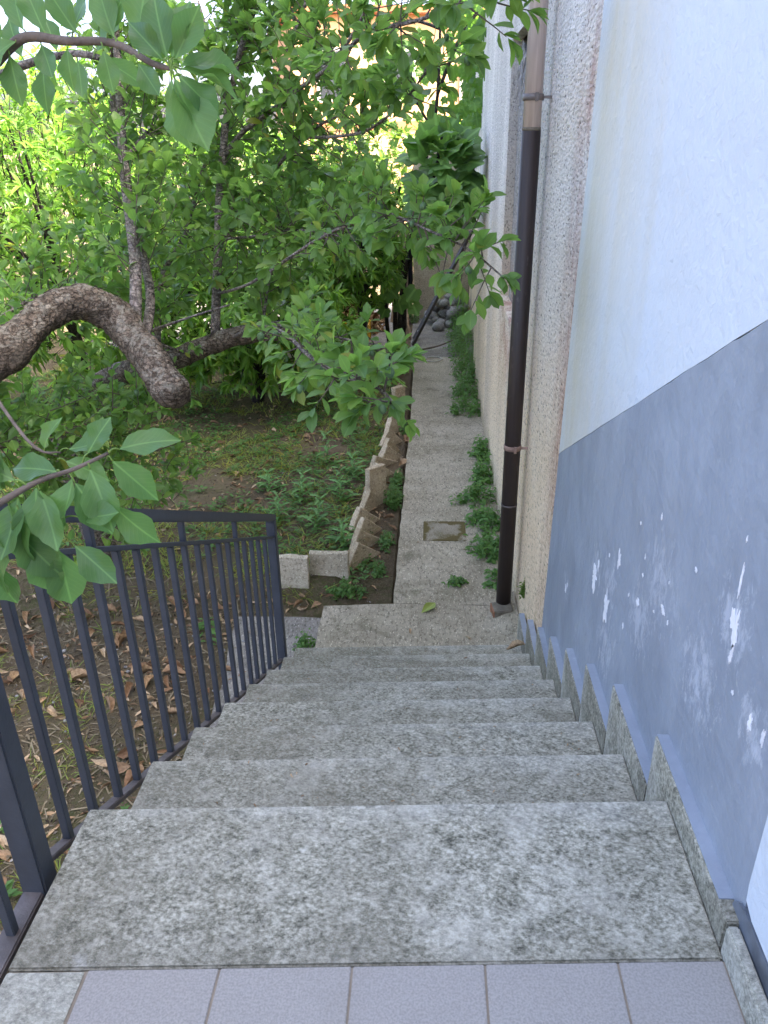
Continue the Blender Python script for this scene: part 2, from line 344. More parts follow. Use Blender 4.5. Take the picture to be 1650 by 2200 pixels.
M = dict(granite=mat_granite(), tile=mat_tile(), conc=mat_concrete('concrete', (.24, .213, .15), (.39, .35, .265), .8),
  conc_dark=mat_concrete('damp_concrete', (.14, .13, .11), (.27, .25, .215), .9), slab=mat_concrete('edging_concrete', (.36, .285, .185), (.54, .445, .315), .4),
  slab2=mat_concrete('stained_edging_concrete', (.32, .275, .19), (.50, .44, .33), .9),
  soil=mat_soil(), rough=mat_roughcast(), panel=mat_roughcast('infill_render', True), plaster=mat_plaster(), dado=mat_dado(),
  iron=mat_plain('painted_iron', (.052, .060, .074), .5, .4, .12, .08, 60), iron_worn=mat_plain('worn_iron', (.11, .095, .09), .6, .35, .3, .2, 60),
  steel=mat_plain('steel_clamp', (.16, .14, .13), .5, .5, .3, .1, 60), rust=mat_plain('weathered_clamp', (.35, .24, .19), .75, .2, .3, .3, 60),
  pipe_dark=mat_pipe('brown_pipe', (.030, .021, .019), (.042, .031, .028)), pipe_pale=mat_pipe('faded_pipe', (.62, .50, .46), (.76, .66, .62)),
  bark=mat_bark(), bark_grey=mat_bark('grey_bark', (.30, .255, .225), .4), bark_dark=mat_bark('dark_bark', (.045, .037, .032), .1), twig=mat_plain('twig', (.13, .105, .085), .85, .15, .3, .4, 60),
  cutwood=mat_plain('weathered_cut', (.24, .22, .2), .9, .1, .3, .6, 50),
  plum=mat_leaf('plum_leaf', (.08, .16, .045), (.15, .26, .06), .52, .42, .30, .004, (.17, .27, .04)),
  plum_near=mat_leaf('plum_leaf_near', (.07, .15, .05), (.12, .225, .065), .42, .38, .5),
  citrus=mat_leaf('glossy_leaf', (.06, .14, .025), (.14, .26, .035), .52, .34, .35, .003, (.20, .30, .03)),
  fig=mat_leaf('fig_leaf', (.055, .125, .03), (.11, .205, .045), .4, .5, .6), grape=mat_leaf('grape_leaf', (.05, .12, .018), (.10, .20, .03), .5, .5, .3),
  far=mat_leaf('far_leaf', (.04, .085, .014), (.10, .17, .025), .4, .5, 0), weed=mat_leaf('weed_leaf', (.055, .125, .03), (.10, .20, .04), .35, .6, .2),
  nettle=mat_leaf('wall_weed_leaf', (.06, .145, .035), (.13, .25, .06), .4, .6, .15),
  thistle=mat_leaf('thistle_leaf', (.08, .18, .045), (.13, .26, .07), .3, .5, .6), grass=mat_leaf('grass_blade', (.13, .21, .035), (.28, .33, .07), .35, .6, 0, .25),
  dry=mat_dry(), fruit=mat_plain('green_plum_skin', (.085, .15, .065), .5, .3, .2, .05, 40), petiole=mat_plain('petiole', (.15, .25, .05), .5, .3, .1, .05, 40),
  brick=mat_plain('brick', (.33, .17, .10), .9, .1, .35, .6, 40), mortar=mat_plain('old_mortar', (.2, .18, .14), .95, .1, .3, .7, 60),
  stone=mat_concrete('stone', (.15, .145, .135), (.31, .30, .28), .3), yellow=mat_plain('yellow_plastic', (.62, .36, .015), .45, .4, .1, .05, 20),
  wood=mat_plain('grey_wood', (.18, .145, .11), .9, .1, .4, .6, 50), wood_pale=mat_plain('pale_wood', (.36, .25, .16), .85, .1, .3, .6, 40), ladder=mat_plain('dark_ladder_paint', (.035, .028, .025), .5, .4, .3, .2, 40), rung=mat_plain('grey_rung', (.35, .33, .32), .5, .4, .2, .1, 40),
  marble=mat_plain('blue_grey_marble', (.14, .165, .2), .35, .5, .75, .05, 26), stucco=mat_concrete('beige_stucco', (.30, .255, .18), (.44, .385, .285), .7),
  pale_stucco=mat_concrete('pale_stucco', (.42, .38, .30), (.55, .52, .45), .3), wire=mat_plain('wire', (.35, .34, .33), .5, .5), void=mat_plain('dark_void', (.012, .011, .01), .95, .05), orange=mat_plain('orange_render', (.60, .36, .19), .9, .1, .08, .1, 4),
  terracotta=mat_plain('terracotta', (.38, .15, .075), .85, .15, .2, .3, 20), shutter=mat_plain('shutter_green', (.05, .09, .06), .6), cord=mat_plain('cord', (.5, .48, .43), .8), tarp=mat_plain('navy_tarp', (.012, .015, .026), .45, .4),
  cover=mat_cover(), peel=mat_plain('bare_white_plaster', (.72, .735, .76), .9, .15, .06, .4, 40), moss=mat_leaf('moss', (.06, .11, .02), (.12, .2, .03), .3, .7, 0), grout=mat_plain('grout', (.26, .22, .17), .95, .1, .25, .3, 60),
  crumb=mat_dry2(), straw=mat_plain('straw', (.20, .165, .105), .9, .1, .4, .1, 8), glass=mat_plain('dark_glass', (.03, .035, .04), .1, .5))

# ------------------------------------------------------------------ large structure
h, r, y0, xl, xr, sk, zp = .1755, .33, 1.236, -.716, .515, .0605, -1.404
XR = .557
def gz(x, y):
    """height of the garden soil"""
    z = zp-.035
    if y < 4.5: z -= .075*min(1, (4.5-y)/.25)
    if x < -.6 and y >= 4.5: z += .035
    z += .030*mn.noise(Vector((x*.9, y*.9, 0)))+.014*mn.noise(Vector((x*3.5, y*3.5, 3)))
    if -9 < x < 0 and 0 < y < 14: z += .008*mn.noise(Vector((x*11, y*11, 9)))
    t = min(1, max(0, (x+.40)/.12)); z = z*(1-t)+(zp-.05)*t if y > 4.3 else z
    if x > -.235 and y > 4.3 or x > -.69 and y < 4.32: z = zp-.25
    return z
xs = [-400, -150, -60, -30, -18, -12, -9]+list(np.arange(-7, -.15, .075))+[-.235, -.1, .6, 3, 9, 30, 100, 400]
ys = [-200, -50, -15, -5, -1]+list(np.arange(0, 13.6, .085))+[14.5, 16, 19, 24, 34, 60, 150, 500]
xs = sorted(set(round(float(v), 4) for v in xs)); ys = sorted(set(round(float(v), 4) for v in ys))
V = [(x, y, gz(x, y)) for y in ys for x in xs]; nx = len(xs)
Fc = [(j*nx+i, j*nx+i+1, (j+1)*nx+i+1, (j+1)*nx+i) for j in range(len(ys)-1) for i in range(nx-1)]
me = bpy.data.meshes.new('ground'); me.from_pydata(V, [], Fc); me.polygons.foreach_set('use_smooth', [True]*len(Fc))
tag(link('ground', me, M['soil']), kind='structure')

def slab_mesh(poly, z0, z1, jit=.006, step=.12, seed=0):
    """concrete slab with a slightly ragged outline"""
    bm = bmesh.new(); pts = []
    rr = random.Random(seed)
    for a, b in zip(poly, poly[1:]+poly[:1]):
        a = Vector(a); b = Vector(b); n = max(1, int((b-a).length/step))
        for k in range(n): pts.append(a.lerp(b, k/n)+(Vector((rr.uniform(-jit, jit), rr.uniform(-jit, jit))) if k else Vector((0, 0))))
    t = [bm.verts.new((p.x, p.y, z1)) for p in pts]; bo = [bm.verts.new((p.x, p.y, z0)) for p in pts]
    bm.faces.new(t); n = len(t)
    for k in range(n): bm.faces.new((t[k], bo[k], bo[(k+1) % n], t[(k+1) % n]))
    return bm
path = tag(empty('path', (.15, 4.3, zp)), kind='structure')
fin('slab', slab_mesh([(-.215, 4.245), (.555, 4.245), (.555, 8.17), (.2, 8.24), (-.20, 8.19)], zp-.14, zp, seed=1), M['conc'], path)
fin('slab', slab_mesh([(-.20, 8.215), (.2, 8.265), (.555, 8.20), (.6, 10.55), (-.22, 10.55)], zp-.15, zp-.012, seed=2), M['conc'], path)
fin('slab', slab_mesh([(-.28, 10.58), (.62, 10.58), (.62, 13.3), (-.28, 13.3)], zp-.2, zp-.03, seed=3), M['conc_dark'], path)
pad = tag(empty('concrete_pad', (0, 3.9, zp)), kind='structure')
fin('slab', slab_mesh([(-.655, 3.4), (.555, 3.4), (.555, 4.238), (-.225, 4.238), (-.66, 4.20)], zp-.16, zp+.002, seed=4), M['conc'], pad)
bm = bmesh.new()   # mortar ramp against the wall, under the brick
pts = [(.27, 3.72), (.553, 3.62), (.553, 4.30), (.46, 4.22), (.36, 4.08)]; hz = [.004, .075, .075, .055, .006]
t = [bm.verts.new((x, y, zp+.002+k)) for (x, y), k in zip(pts, hz)]; bo = [bm.verts.new((x, y, zp-.05)) for x, y in pts]
bm.faces.new(t)
for k in range(5): bm.faces.new((t[k], bo[k], bo[(k+1) % 5], t[(k+1) % 5]))
fin('mortar_ramp', bm, M['conc'], pad, bevel=.002)
tag(fin('concrete_strip', slab_mesh([(-1.23, 4.20), (-.66, 4.20), (-.66, .6), (-1.16, .6), (-1.12, 3.0)], zp-.3, zp-.092, .012, seed=5), M['conc_dark']), kind='structure')
box('inspection_cover', M['cover'], -.035, .285, 5.115, 5.44, zp-.02, zp+.0045, path, .004)

# landing of tiles
land = tag(empty('landing', (-.1, .6, 0)), kind='structure')
yb = y0-.362
box('bed', M['grout'], xl+.01, XW, -1.2, yb-.004, -.16, -.0015, land, 0, sk)
box('border_slab', M['granite'], xl, -.578, -1.2, yb-.003, -.03, .0, land, .003, sk)
for i in range(5):
    xa = -.575+.2275*i
    for j in range(7):
        xb = min(xa+.2235, .513)
        if xb-xa > .02: box('tile', M['tile'], xa, xb, yb-.2275*(j+1)+.001, yb-.2275*j-.003, -.02, .0005, land, .0012, sk)
box('core', M['conc_dark'], xl+.03, XW, -1.2, yb, zp-.3, -.165, land, 0, sk)

# staircase
st = tag(empty('staircase', (-.1, 2.4, zp)), 'weathered grey granite staircase of eight steps going down along the painted wall', 'staircase')
for k in range(8):
    z = -k*h; yn = y0+k*r; yk = yn-r-.012 if k else yb
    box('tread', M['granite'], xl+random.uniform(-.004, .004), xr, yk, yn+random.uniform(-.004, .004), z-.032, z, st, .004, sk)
    box('riser', M['granite'], xl+.022, xr, yn-.045, yn-.022, z-h-.003+.002, z-.033, st, .002, sk)
    box('core', M['conc_dark'], xl+.03, xr, yk+.012, yn-.047, zp-.2, z-.034, st, 0, sk)
# stepped granite skirting against the wall: one piece per step
def skirt(k):
    z = -k*h; yn = y0+k*r+.033; e_ = .175 if k else .125; hh = .083 if k else .064
    ya = yn-r+(.175 if k > 1 else .125) if k else yn-.342
    bm = bmesh.new(); bx(bm, xr+.0012, XW+.004, ya+.0015, yn+e_, z-h-.05 if k < 7 else zp-.05, z+hh)
    return fin('skirting', bm, M['granite'], st, bevel=.003)
for k in range(8): skirt(k)
# painted top of the skirting (grey paint carried over the ledge)
for k in range(8):
    z = -k*h; yn = y0+k*r+.033; ya = yn-r+(.175 if k > 1 else .125) if k else .97
    hh = .083 if k else .064
    box('painted_ledge', M['dado'], xr+.004, XW+.003, ya+.003, yn+(.173 if k else .123), z+hh+.0005, z+hh+.003, st)

# house: painted plaster near the camera, bare roughcast further on
hs = tag(empty('house', (3.5, 3, zp)), 'tall house wall, white and grey paint near the stairs, bare roughcast beyond', 'house')
ZT = 4.6
bm = bmesh.new()
NY0, NY1, NZ0, NZ1, DP = 5.10, 6.36, .14, 1.90, .07
def quad(*p): bm.faces.new([bm.verts.new(q) for q in p])
yA, yB = -4, 9.86
# wall face around the blocked window, cut in cells so the texture relief shades evenly
ysg = [yA, 0, 3, NY0, NY1, yB]; zsg = [zp-.4, NZ0, NZ1, ZT]
for i in range(len(ysg)-1):
    for j in range(len(zsg)-1):
        if ysg[i] == NY0 and zsg[j] == NZ0: continue
        quad((XR, ysg[i], zsg[j]), (XR, ysg[i], zsg[j+1]), (XR, ysg[i+1], zsg[j+1]), (XR, ysg[i+1], zsg[j]))
X2_ = XR+DP
quad((XR, NY1, NZ0), (XR, NY1, NZ1), (X2_, NY1, NZ1), (X2_, NY1, NZ0)); quad((XR, NY0, NZ0), (X2_, NY0, NZ0), (X2_, NY0, NZ1), (XR, NY0, NZ1))
quad((XR, NY0, NZ0), (XR, NY1, NZ0), (X2_, NY1, NZ0-.0), (X2_, NY0, NZ0)); quad((XR, NY0, NZ1), (X2_, NY0, NZ1), (X2_, NY1, NZ1), (XR, NY1, NZ1))
quad((XR, yB, zp-.4), (XR, yB, ZT), (7.5, yB, ZT), (7.5, yB, zp-.4)); quad((XR, yA, zp-.4), (7.5, yA, zp-.4), (7.5, yA, ZT), (XR, yA, ZT))
quad((7.5, yA, zp-.4), (7.5, yB, zp-.4), (7.5, yB, ZT), (7.5, yA, ZT)); quad((XR, yA, ZT), (XR, yB, ZT), (7.5, yB, ZT), (7.5, yA, ZT))
bmesh.ops.remove_doubles(bm, verts=bm.verts, dist=1e-4)
fin('roughcast_wall', bm, M['rough'], hs)
# blocked window: recessed infill with a broken hole at the top, wire mesh hanging out of it
bm = bmesh.new(); n = 14; top = []
for k in range(n+1):
    y = NY0+(NY1-NY0)*k/n
    hole = max(0, 1-abs((y-5.72)/.50)**2.2)
    top.append((y, NZ1-.008-.30*hole*(.85+.3*mn.noise(Vector((y*9, 0, 0))))))
for (ya, za), (y2, z2) in zip(top, top[1:]):
    for x, f in ((X2_-.006, 1),):
        bm.faces.new([bm.verts.new(q) for q in ((x, ya, NZ0), (x, ya, za), (x, y2, z2), (x, y2, NZ0))])
    bm.faces.new([bm.verts.new(q) for q in ((X2_-.006, ya, za), (X2_+.12, ya, za), (X2_+.12, y2, z2), (X2_-.006, y2, z2))])
bmesh.ops.remove_doubles(bm, verts=bm.verts, dist=1e-4)
fin('infill', bm, M['panel'], hs)
box('cavity_back', M['void'], X2_+.05, X2_+.06, NY0, NY1, NZ1-.6, NZ1, hs)
box('sill', M['rough'], XR-.012, X2_-.008, NY0-.02, NY1+.03, NZ0-.045, NZ0+.012, hs, .006)
bm = bmesh.new(); rr = random.Random(5)
for i in range(26):
    a = Vector((X2_-.012+rr.uniform(-.03, .02), 5.45+rr.random()*.6, 1.84-rr.random()*.12)); P = [a]
    for k in range(5): P.append(P[-1]+Vector((rr.uniform(-.02, .004), rr.uniform(-.06, .06), -rr.uniform(.02, .09))))
    for p in P: p.x = min(p.x, X2_-.010)
    tube(bm, spline(P, 2), .0022, .0018, 3, cap=False)
fin('wire_mesh', bm, M['wire'], hs)
# plaster coat (white) and grey dado below the line that follows the stairs
def edge_y(z): return 3.085-.062*z
def dado_z(y): return 1.005-(y-1.311)*.520
def coat(name, mat, lower):
    bm = bmesh.new(); pts = []
    if not lower:
        N = 60
        for k in range(N+1):
            y = -4+(edge_y(.09)+4)*k/N; j = .004*mn.noise(Vector((y*7, 0, 2)))+.0025*mn.noise(Vector((y*31, 0, 5)))
            pts.append((y, min(2.3, dado_z(y))+j+.0008))
        for k in range(41):
            z = .09+(ZT-.3-.09)*k/40; z = max(z, dado_z(edge_y(z))+.001)
            pts.append((edge_y(z)+.004*mn.noise(Vector((z*9, 1, 0)))+.003*mn.noise(Vector((z*35, 1, 0))), z))
        pts.append((-4, ZT-.3))
    else:
        pts.append((.935, .108)); pts.append((.935, .0)); pts.append((1.0, -.5))
        for k in range(1, 9):
            pts.append((1.0+k*.26, -.5-k*.135))
        pts.append((edge_y(-1.0)+.02, -1.62))
        for k in range(31):
            z = -1.55+(1.62)*k/30; z = min(z, dado_z(edge_y(z))-.001)
            pts.append((edge_y(z)+.004*mn.noise(Vector((z*9, 1, 0)))+.003*mn.noise(Vector((z*35, 1, 0))), z))
        N = 60
        for k in range(N+1):
            y = edge_y(.09)+(.935-edge_y(.09))*k/N; j = .004*mn.noise(Vector((y*7, 0, 2)))+.0025*mn.noise(Vector((y*31, 0, 5)))
            pts.append((y, dado_z(y)+j-.0008))
    q = []
    for p in pts:
        if not q or (Vector(p)-Vector(q[-1])).length > 1e-4: q.append(p)
    a = [bm.verts.new((XW, y, z)) for y, z in q]; c = [bm.verts.new((XR+.006, y, z)) for y, z in q]
    f = bm.faces.new(a); nn = len(a)
    for k in range(nn): bm.faces.new((a[k], a[(k+1) % nn], c[(k+1) % nn], c[k]))
    bmesh.ops.triangulate(bm, faces=[f])
    return fin(name, bm, mat, hs)
coat('white_plaster', M['plaster'], False); coat('grey_dado', M['dado'], True)
# near end: the white wall returns above a marble baseboard
bm = bmesh.new(); pr = [(-4, .112), (.845, .104), (.90, .105), (.930, .118), (.934, .15), (.934, .6), (.934, dado_z(.934)-.001), (-4, dado_z(.934)-.001)]
a = [bm.verts.new((XW-.004, y, z)) for y, z in pr]; c = [bm.verts.new((XR, y, z)) for y, z in pr]; bm.faces.new(a)
for k in range(len(a)): bm.faces.new((a[k], a[(k+1) % len(a)], c[(k+1) % len(a)], c[k]))
fin('white_return', bm, M['plaster'], hs)
bm = bmesh.new(); pr = [(-4, .0), (.968, .0), (.968, .05), (.962, .075), (.945, .092), (.92, .1005), (-4, .1025)]
a = [bm.verts.new((XW-.006, y, z)) for y, z in pr]; c = [bm.verts.new((XR, y, z)) for y, z in pr]; bm.faces.new(a)
for k in range(len(a)): bm.faces.new((a[k], a[(k+1) % len(a)], c[(k+1) % len(a)], c[k]))
fin('marble_baseboard', bm, M['marble'], hs)
box('landing_skirting', M['granite'], xr+.001, XW-.0075, -1.2, .925, -.02, .062, hs, .004)
# flaked paint: bare plaster showing, each flake its own ragged patch
def flake(y, z, w_, h_, seed):
    rr = random.Random(seed); bm = bmesh.new(); n = 46; P = []
    for k in range(n):
        a = 2*math.pi*k/n; q = .95+.8*mn.noise(Vector((math.cos(a)*1.7, math.sin(a)*1.7, seed*3.1)))+.5*mn.noise(Vector((math.cos(a)*5, math.sin(a)*5, seed*1.7)))+rr.uniform(-.12, .12)
        P.append((y+math.cos(a)*w_*q*.5, z+math.sin(a)*h_*q*.5))
    a = [bm.verts.new((XW-.0012, u, v)) for u, v in P]; c = [bm.verts.new((XW+.002, u, v)) for u, v in P]; bm.faces.new(a)
    for k in range(n): bm.faces.new((a[k], a[(k+1) % n], c[(k+1) % n], c[k]))
    fin('paint_flake', bm, M['peel'], hs)
for i, (y, z, w_, h_) in enumerate([(2.05, -.016, .055, .085), (2.235, -.015, .06, .075), (2.20, .045, .016, .04), (1.974, .19, .026, .06), (1.187, .495, .034, .075), (1.178, .44, .014, .03), (1.20, .58, .008, .05),
        (1.75, .19, .02, .022), (1.56, .29, .03, .018), (1.06, .385, .014, .035), (1.01, .40, .010, .03), (2.67, -.33, .018, .03), (2.65, -.30, .008, .02), (1.85, .05, .010, .02)]):
    flake(y, z, w_, h_, i+1)
for i in range(12):   # small spatter of chips
    y = random.gauss(1.65, .3); z = dado_z(y)-.55+random.gauss(.05, .12)
    if .98 < y < 2.9 and z < dado_z(y)-.1: flake(y, z, random.uniform(.003, .012), random.uniform(.004, .018), 100+i)
# white brush marks straying over the roughcast edge
for i in range(10):
    z = .33+random.uniform(-.08, .1); y = edge_y(z)+random.uniform(.0, .03)
    bm = bmesh.new(); n = 12
    a = [bm.verts.new((XR-.003, y+math.cos(2*math.pi*k/n)*.012*(1+.5*random.random()), z+math.sin(2*math.pi*k/n)*.03*(1+.6*random.random()))) for k in range(n)]
    c = [bm.verts.new((XR+.003, v.co.y, v.co.z)) for v in a]; bm.faces.new(a)
    for k in range(n): bm.faces.new((a[k], a[(k+1) % n], c[(k+1) % n], c[k]))
    fin('paint_dab', bm, M['peel'], hs)
box('roof', M['terracotta'], .40, 8.0, -4.4, 10.2, ZT+.002, ZT+.18, hs, .02)

# garden walls behind
tag(box('garden_wall', M['rough'], .64, .86, 9.865, 13.35, zp-.4, 2.6, None, .01), 'tall old garden wall continuing from the end of the roughcast house wall', 'wall')
tag(box('back_wall', M['stucco'], -.285, .636, 13.2, 13.42, zp-.4, 1.25, None, .015), 'damp beige stucco wall closing the far end of the path', 'wall')
ter = tag(empty('terrace', (-2, 11.5, zp)), kind='structure')
box('terrace_slab', M['conc_dark'], -5, -.42, 10.62, 14, zp-.3, zp+.10, ter, .01)
box('kerb', M['conc'], -3.6, -.36, 10.40, 10.61, zp-.3, zp+.15, ter, .012)

# ------------------------------------------------------------------ railing
rl = tag(empty('railing', (-.76, 2.2, zp)), 'dark grey painted iron railing with square balusters on the garden side', 'railing')
XRL = -.762
def zb(y): return -.065-(y-1.163)*.5175
def zl(y): return .617-(y-1.186)*.5015
def zh(y): return .690-(y-1.212)*.492
bm = bmesh.new(); bar(bm, (XRL, 1.05, zb(1.05)), (XRL, 3.327, zb(3.327)), .026, .014); fin('bottom_rail', bm, M['iron_worn'], rl, bevel=.002)
bm = bmesh.new(); bar(bm, (XRL-.002, -.9, -.045), (XRL-.002, 1.015, -.045), .042, .02); fin('bottom_rail', bm, M['iron_worn'], rl, bevel=.003)
bm = bmesh.new(); bar(bm, (XRL, 1.055, zl(1.055)), (XRL, 3.325, zl(3.325)), .028, .012); fin('middle_rail', bm, M['iron'], rl, bevel=.002)
bm = bmesh.new(); bar(bm, (XRL, .98, zh(.98)), (XRL, 3.385, zh(3.385)), .040, .035); fin('handrail', bm, M['iron'], rl, bevel=.005)
bm = bmesh.new(); bar(bm, (XRL, -.9, zh(.98)), (XRL, .975, zh(.98)), .040, .035); fin('handrail', bm, M['iron'], rl, bevel=.005)
bm = bmesh.new(); bar(bm, (XRL, -.9, .70), (XRL, 1.01, .70), .028, .012); fin('middle_rail', bm, M['iron'], rl, bevel=.002)
for i in range(18):
    y = 1.163+.1185*i; x = XRL+random.uniform(-.002, .002)
    bm = bmesh.new(); bar(bm, (x, y, zb(y)+.004), (x, y+random.uniform(-.003, .003), zl(y)-.006), .0175, .0175); fin('baluster', bm, M['iron'], rl, bevel=.0015)
for y in (1.518, 2.111, 2.703):
    bm = bmesh.new(); bar(bm, (XRL, y, zl(y)+.004), (XRL, y, zh(y)-.015), .0175, .0175); fin('connector', bm, M['iron'], rl, bevel=.0015)
for i in range(10):
    y = .925-.118*i
    bm = bmesh.new(); bar(bm, (XRL, y, -.036), (XRL, y, .695), .0175, .0175); fin('baluster', bm, M['iron'], rl, bevel=.0015)
bm = bmesh.new(); bar(bm, (XRL, 1.035, -.30), (XRL, 1.035, .775), .05, .05); fin('post', bm, M['iron'], rl, bevel=.004)
bm = bmesh.new(); bar(bm, (XRL, 3.35, zp-.12), (XRL, 3.35, zh(3.35)-.01), .044, .044); fin('post', bm, M['iron'], rl, bevel=.004)
for y in (.62, .2, 1.0):
    bm = bmesh.new(); bar(bm, (XRL, y, -.06), (xl+.034, y, -.14), .02, .02); fin('fixing', bm, M['iron_worn'], rl)

# ------------------------------------------------------------------ downpipe and brick
PX, PY = .474, 4.169
dp = tag(empty('downpipe', (PX, PY, zp)), 'round rain downpipe, dark brown below and faded pale above, on the roughcast wall', 'downpipe')
def cyl(name, mat, z0, z1, r0, r1=None, n=28, cx=PX, cy=PY):
    bm = bmesh.new(); tube(bm, [(cx, cy, z0), (cx, cy, z1)], r0, r1 or r0, n)
    return fin(name, bm, mat, dp, smooth=False)
def shade(o):
    for p in o.data.polygons: p.use_smooth = abs(p.normal.z) < .5
shade(cyl('lower_pipe', M['pipe_dark'], zp+.075, 1.31, .0455)); shade(cyl('upper_pipe', M['pipe_pale'], 1.305, ZT, .0425))
shade(cyl('joint_ring', M['iron_worn'], -.664, -.652, .0475)); shade(cyl('joint_ring', M['mortar'], 1.309, 1.324, .0445))
for z, m_ in ((1.45, 'steel'), (-.30, 'rust')):
    c = cyl('clamp', M[m_], z-.014, z+.014, .0495); shade(c)
    bm = bmesh.new(); bar(bm, (PX+.045, PY-.02, z), (XR+.01, PY-.02, z), .012, .012); fin('bracket', bm, M[m_], c)
    bm = bmesh.new(); bar(bm, (PX+.01, PY-.055, z-.018), (PX+.01, PY-.055, z+.018), .014, .014); fin('bolt', bm, M[m_], c)
bm = bmesh.new(); bx(bm, -.062, .062, -.055, .055, 0, .07); bmesh.ops.bevel(bm, geom=bm.edges[:], offset=.006, segments=2, affect='EDGES')
for v in bm.verts: v.co += Vector((mn.noise(v.co*40), mn.noise(v.co*40+Vector((7, 0, 0))), mn.noise(v.co*40+Vector((0, 9, 0)))))*.006
for f in bm.faces: f.material_index = 0 if f.calc_center_median().x < -.05 else 1
o = fin('brick', bm, M['brick']); o.data.materials.append(M['mortar']); o.location = (.463, 4.115, zp+.008); o.rotation_euler = (.03, -.06, .12)
tag(o, 'broken brick with mortar crust under the foot of the downpipe', 'brick')

# ------------------------------------------------------------------ edging slabs beside the path
def edging(loc, rot, size, mat, label, seed):
    bm = bmesh.new(); a, b_, c = size; n = 5
    bx(bm, -a/2, a/2, -b_/2, b_/2, 0, c); bmesh.ops.bevel(bm, geom=bm.edges[:], offset=.005, segments=1, affect='EDGES')
    bmesh.ops.subdivide_edges(bm, edges=[e for e in bm.edges if e.calc_length() > .12], cuts=5, use_grid_fill=True)
    for v in bm.verts:
        q = v.co+Vector((seed*3.3, 0, 0)); v.co += Vector((mn.noise(q*9), mn.noise(q*9+Vector((5, 0, 0))), mn.noise(q*9+Vector((0, 5, 0)))))*.009
    o = fin('edging_stone', bm, M[mat], smooth=False); o.location = loc; o.rotation_euler = rot
    return tag(o, label, 'edging slab', 'concrete slabs edging the garden bed')
zs = zp-.09
edging((-.905, 4.49, zs), (.05, .02, .02), (.225, .05, .30), 'slab2', 'brown stained upright slab nearest the railing, facing the stairs', 1)
edging((-.665, 4.60, zs), (-.04, -.015, -.03), (.27, .05, .26), 'slab2', 'mossy upright slab facing the stairs, between stained slab and leaning row', 2)
LS = [(-.45, 4.80, .95, 'nearest leaning slab, its lower corner toward the mossy upright slab'), (-.46, 5.02, .90, 'second leaning slab from the stairs, resting on the nearest one'), (-.48, 5.36, 1.0, 'third leaning slab from the stairs, pointed corner up'),
      (-.42, 5.82, .10, 'narrow slab standing nearly upright between leaning slabs'), (-.43, 5.98, .9, 'leaning slab just behind the nearly upright narrow slab'), (-.42, 6.55, .65, 'sharp cornered slab in the middle of the leaning row'),
      (-.36, 6.88, 1.1, 'strongly tilted slab with a dry leaf at its foot'), (-.36, 7.16, 1.05, 'tilted slab stacked against the strongly tilted one'), (-.345, 6.72, .95, 'leaning slab squeezed in just before the strongly tilted one'), (-.45, 5.70, .95, 'leaning slab touching the near side of the narrow upright slab'), (-.40, 6.30, .9, 'leaning slab just before the sharp cornered one'), (-.34, 7.80, .9, 'leaning slab just before the farthest upright slab'), (-.455, 5.20, .95, 'leaning slab wedged between second and third leaning slabs'), (-.35, 7.5, .9, 'tilted slab second from the far end of the row'), (-.335, 8.1, .12, 'farthest edging slab, standing nearly upright under the plum leaves')]
for i, (x, y, t, lb) in enumerate(LS):
    sz = (.045, .42, .20) if t > .15 else (.05, .22, .38)
    edging((x-(.02 if t > .2 else 0), y+(.05 if t > .2 else 0), zp-.145 if t > .2 else zs), (-.72*t, random.uniform(-.10, .06), random.uniform(-.62, -.40)), sz, 'slab', lb, i+5)

# ------------------------------------------------------------------ far end of the path
ld = tag(empty('ladder', (-.2, 11.5, zp)), 'dark narrow ladder leaning against the far garden wall', 'ladder')
A0 = Vector((-.25, 11.28, zp-.02)); A1 = Vector((.60, 12.10, .06)); B0 = Vector((-.24, 11.66, zp-.02)); B1 = Vector((.60, 12.42, .02))
for a, b in ((A0, A1), (B0, B1)):
    bm = bmesh.new(); bar(bm, a, b, .035, .05); fin('rail', bm, M['ladder'], ld, bevel=.004)
for k in range(7):
    t = .08+k*.135; bm = bmesh.new(); tube(bm, [A0.lerp(A1, t), B0.lerp(B1, t)], .014, .014, 8); fin('rung', bm, M['rung'], ld)
PO = [(-.40, 12.5, -.36, 12.9, -.02, .028, 'wood', 'slim grey pole upright beside the back wall edge'), (-.52, 12.1, -.36, 12.7, .05, .035, 'wood', 'grey pole tilted toward the back wall behind the fig leaves'), (-.58, 12.3, -.48, 12.6, .25, .06, 'wood_pale', 'pale split timber standing among the grey poles'),
      (-.70, 12.0, -.55, 12.6, -.1, .03, 'wood', 'thin pole leaning left of the pale split timber'), (-.80, 12.2, -.60, 12.7, -.2, .035, 'bark_dark', 'dark stake at the left of the bundle of poles'), (-.30, 11.75, -.36, 12.0, -.95, .018, 'wood_pale', 'short pale stick at the foot of the ladder')]
for x, y, x1, y1, z1, rd, mt, lb in PO:
    bm = bmesh.new(); P = [Vector((x, y, zp-.04)).lerp(Vector((x1, y1, z1)), t/5)+Vector((random.uniform(-.015, .015), random.uniform(-.015, .015), 0)) for t in range(6)]
    tube(bm, spline(P, 2), rd, rd*.8, 8, .15); tag(fin('wooden_pole', bm, M[mt], smooth=True), lb, 'pole', 'poles stacked beside the back wall')
bm = bmesh.new(); n = 10   # folded sheet hung at the end of the back wall
for s in range(2):
    pass
rows = []
for k in range(9):
    z = zp+.02+k*.165
    rows.append([bm.verts.new((-.42+.012*i+.006*math.sin(k*.9+i), 12.98+.05*math.sin(i*1.9+.2*k), z)) for i in range(12)])
for a, b in zip(rows, rows[1:]):
    for i in range(11): bm.faces.new((a[i], a[i+1], b[i+1], b[i]))
bmesh.ops.solidify(bm, geom=bm.faces[:], thickness=.006)
